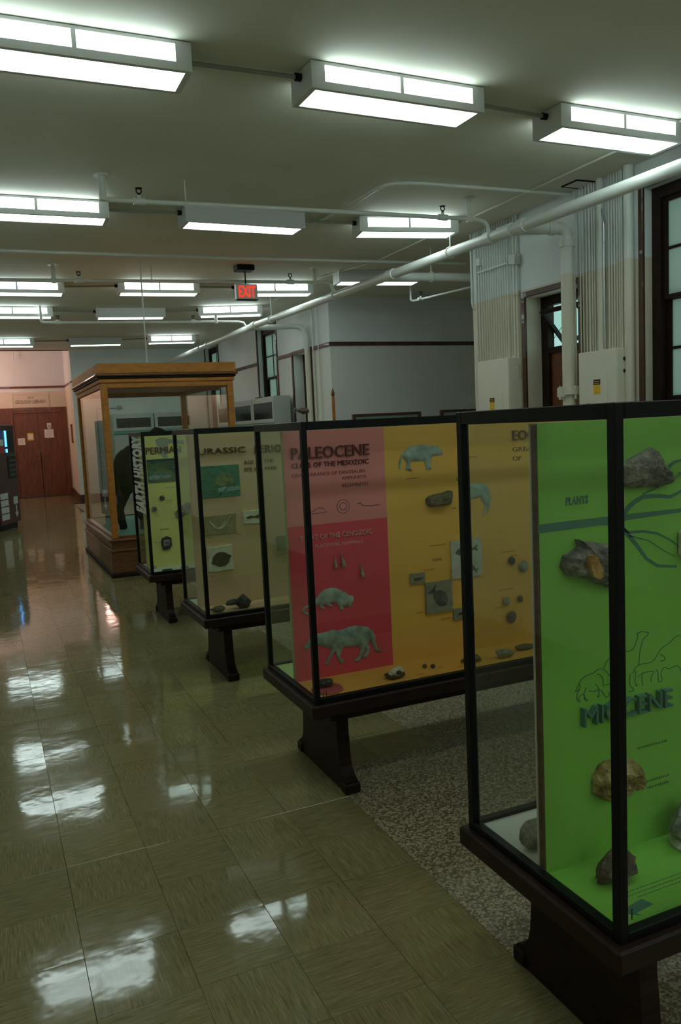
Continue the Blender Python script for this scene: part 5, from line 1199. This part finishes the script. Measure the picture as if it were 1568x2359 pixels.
# ================================================================== side hall furniture
np_ = root('stair_post', (5.23, 12.0, 0), 'slim brown wooden post with pointed finial in side hall', 'post')
part('shaft', MB().bbox(5.21, 5.255, 11.98, 12.02, 0, 2.10, .005), 'oak', np_)
part('finial', MB().lathe((5.232, 12.0, 2.095), [(.018, 0), (.024, .012), (.016, .03), (.028, .06), (.03, .09), (.02, .13), (.006, .165), (0, .17)], 14), 'base_oak', np_, True)
part('post_base', MB().bbox(5.15, 5.31, 11.92, 12.08, 0, .06, .01), 'dark_wood', np_)
for x0, x1, zt, lab in ((5.56, 6.84, 1.83, 'low dark-framed glazed board in the side hall, beside slim post'), (7.23, 8.45, 1.84, 'second low dark-framed board behind the cream panel')):
    c = root('framed_board', ((x0 + x1) / 2, 12.0, 0), lab, 'display board', 'framed boards in the side hall')
    part('frame', MB().bbox(x0, x0 + .05, 11.97, 12.03, .5, zt, .004).bbox(x1 - .05, x1, 11.97, 12.03, .5, zt, .004).bbox(x0 + .05, x1 - .05, 11.97, 12.03, zt - .04, zt, .004).bbox(x0 + .05, x1 - .05, 11.97, 12.03, .5, .55, .004), 'brown_trim', c)
    part('backing', MB().box(x0 + .05, x1 - .05, 12.0, 12.02, .55, zt - .04), 'cabinet_grey', c)
    part('pane', MB().box(x0 + .05, x1 - .05, 11.985, 11.99, .55, zt - .04), 'clear_glass', c)
    for x in (x0 + .05, x1 - .1): part('leg', MB().box(x, x + .05, 11.96, 12.04, 0, .5), 'brown_trim', c)

# ================================================================== lobby things
s = root('library_sign', (1.37, Y_LIB, 2.58), 'pale framed plaque lettered Geology Library above the red doors', 'sign')
part('plaque', MB().bbox(.88, 1.85, Y_LIB - .012, Y_LIB, 2.585, 2.97, .003), 'sign_plaque', s)
part('border', MB().box(.86, .89, Y_LIB - .022, Y_LIB, 2.58, 2.985).box(1.84, 1.86, Y_LIB - .022, Y_LIB, 2.58, 2.985).box(.89, 1.84, Y_LIB - .022, Y_LIB, 2.965, 2.985), 'wall_paint', s)
part('lettering', text_mesh('GEOLOGY LIBRARY', .95, 1.77, 2.70, .10, Y_LIB - .012, .003), 'sign_ink', s)
part('room_number', text_mesh('223', 1.28, 1.44, 2.84, .06, Y_LIB - .012, .003), 'sign_ink', s)
def notice(x0, x1, z0, z1, m, label, extra=None):
    n = root('notice', ((x0 + x1) / 2, Y_LIB - .032, z0), label, 'notice', 'notices on the library doors')
    part('sheet', MB().box(x0, x1, Y_LIB - .034, Y_LIB - .0295, z0, z1), m, n)
    lines = MB()
    for k in range(3):
        z_ = z1 - (z1 - z0) * (.3 + .2 * k); lines.box(x0 + (x1 - x0) * .2, x1 - (x1 - x0) * .2, Y_LIB - .0348, Y_LIB - .0338, z_, z_ + .010)
    if extra != 'sign': part('print', lines, 'flat_grey', n)
    return n
notice(.93, 1.12, 1.53, 1.72, 'paper_white', 'plain white notice on the library door with the knob')
n = notice(1.19, 1.36, 1.65, 1.86, 'paper_yellow', 'white notice on a yellow backing sheet on library door', 'sign')
part('inner_sheet', MB().box(1.215, 1.335, Y_LIB - .0355, Y_LIB - .034, 1.69, 1.82), 'paper_white', n)
notice(1.66, 1.91, 1.70, 1.945, 'paper_white', 'large white notice on the right library door leaf')
n = root('door_sign', (1.80, Y_LIB - .032, 1.955), 'white shield-shaped sign with dark ring on library door', 'sign')
part('plate', MB().prism_xz([(1.745, 2.12), (1.745, 2.00), (1.77, 1.965), (1.80, 1.955), (1.83, 1.965), (1.858, 2.00), (1.858, 2.12)], Y_LIB - .034, Y_LIB - .0295), 'paper_white', n)
part('ring', MB().ribbon_xz([(1.80 + .032 * math.cos(t), 2.035 + .032 * math.sin(t)) for t in [i * .4 for i in range(17)]], .010, Y_LIB - .0355, Y_LIB - .034), 'ink', n)
part('mark', MB().box(1.785, 1.82, Y_LIB - .0355, Y_LIB - .034, 2.028, 2.042), 'ink', n)
pl = MB(); xq = lambda y: 2.16 + .17 * (y - Y_FAR - .3) / (Y_LIB - Y_FAR - .3)
pl.v = [(xq(y) - d_, y, z_) for z_ in (1.53, 2.03) for y, d_ in ((22.35, 0), (22.35, .02), (22.95, .02), (22.95, 0))]
pl.f = [(0, 1, 2, 3), (7, 6, 5, 4), (0, 4, 5, 1), (1, 5, 6, 2), (2, 6, 7, 3), (3, 7, 4, 0)]
o = solo('wall_plaque', pl, 'door_wood', 'narrow dark wooden plaque on the lobby side wall', 'plaque')

# --- vending machine turned towards the aisle
vm = root('vending_machine', (.344, 16.38, 0), 'dark red vending machine with blue display beside the aisle', 'vending machine')
ang = math.atan2(.874, .386)          # direction of its front, near corner to far corner
vm.rotation_euler = (0, 0, ang); ROOT_LOC[vm.name] = (0, 0, 0)
hw = .475                              # local: +x along the front, -y = out of the front
part('body', MB().bbox(-hw, hw, 0, .75, .10, 1.98, .012), 'machine_red', vm)
part('kick_base', MB().box(-hw + .02, hw - .02, .04, .72, 0, .10), 'black_plastic', vm)
part('door', MB().bbox(-hw + .005, hw - .005, -.035, 0, .11, 1.97, .012), 'machine_red', vm)
part('coin_panel', MB().bbox(.09, .40, -.045, -.034, 1.45, 1.86, .006), 'black_plastic', vm)
dsp = part('display_strip', MB().box(.02, .085, -.047, -.034, 1.56, 1.86), 'blue_display', vm)
part('display_button', MB().box(.03, .085, -.047, -.034, 1.45, 1.52), 'blue_display', vm)
kp = part('keypad', MB().bbox(.06, .42, -.047, -.034, .95, 1.38, .006), 'black_plastic', vm)
for k in range(4): part('key_row', MB().box(.10, .38, -.050, -.046, 1.00 + .09 * k, 1.05 + .09 * k), mat('key_grey', (.06, .08, .08), .5), kp)
part('bill_sticker', MB().box(.18, .38, -.037, -.034, .46, .60), 'machine_white', vm)
part('arrow_sticker', MB().prism_xz([(.26, .44), (.26, .30), (.20, .30), (.285, .20), (.37, .30), (.31, .30), (.31, .44)], -.037, -.034), 'machine_white', vm)
for k, (z_, m_) in enumerate(((.20, 'machine_white'), (.33, 'machine_white'), (.46, 'machine_white'), (.59, 'machine_white'))):
    part('selection_label', MB().box(-.40, -.06, -.037, -.034, z_, z_ + .11), m_, vm)
for z0_, z1_, m_ in ((1.72, 1.86, mat('print_blue', (.05, .10, .35), .4)), (1.58, 1.70, 'machine_white'), (1.44, 1.56, mat('print_red', (.45, .03, .03), .4))):
    part('front_graphic', MB().box(-.42, -.06, -.038, -.034, z0_, z1_), m_, vm)
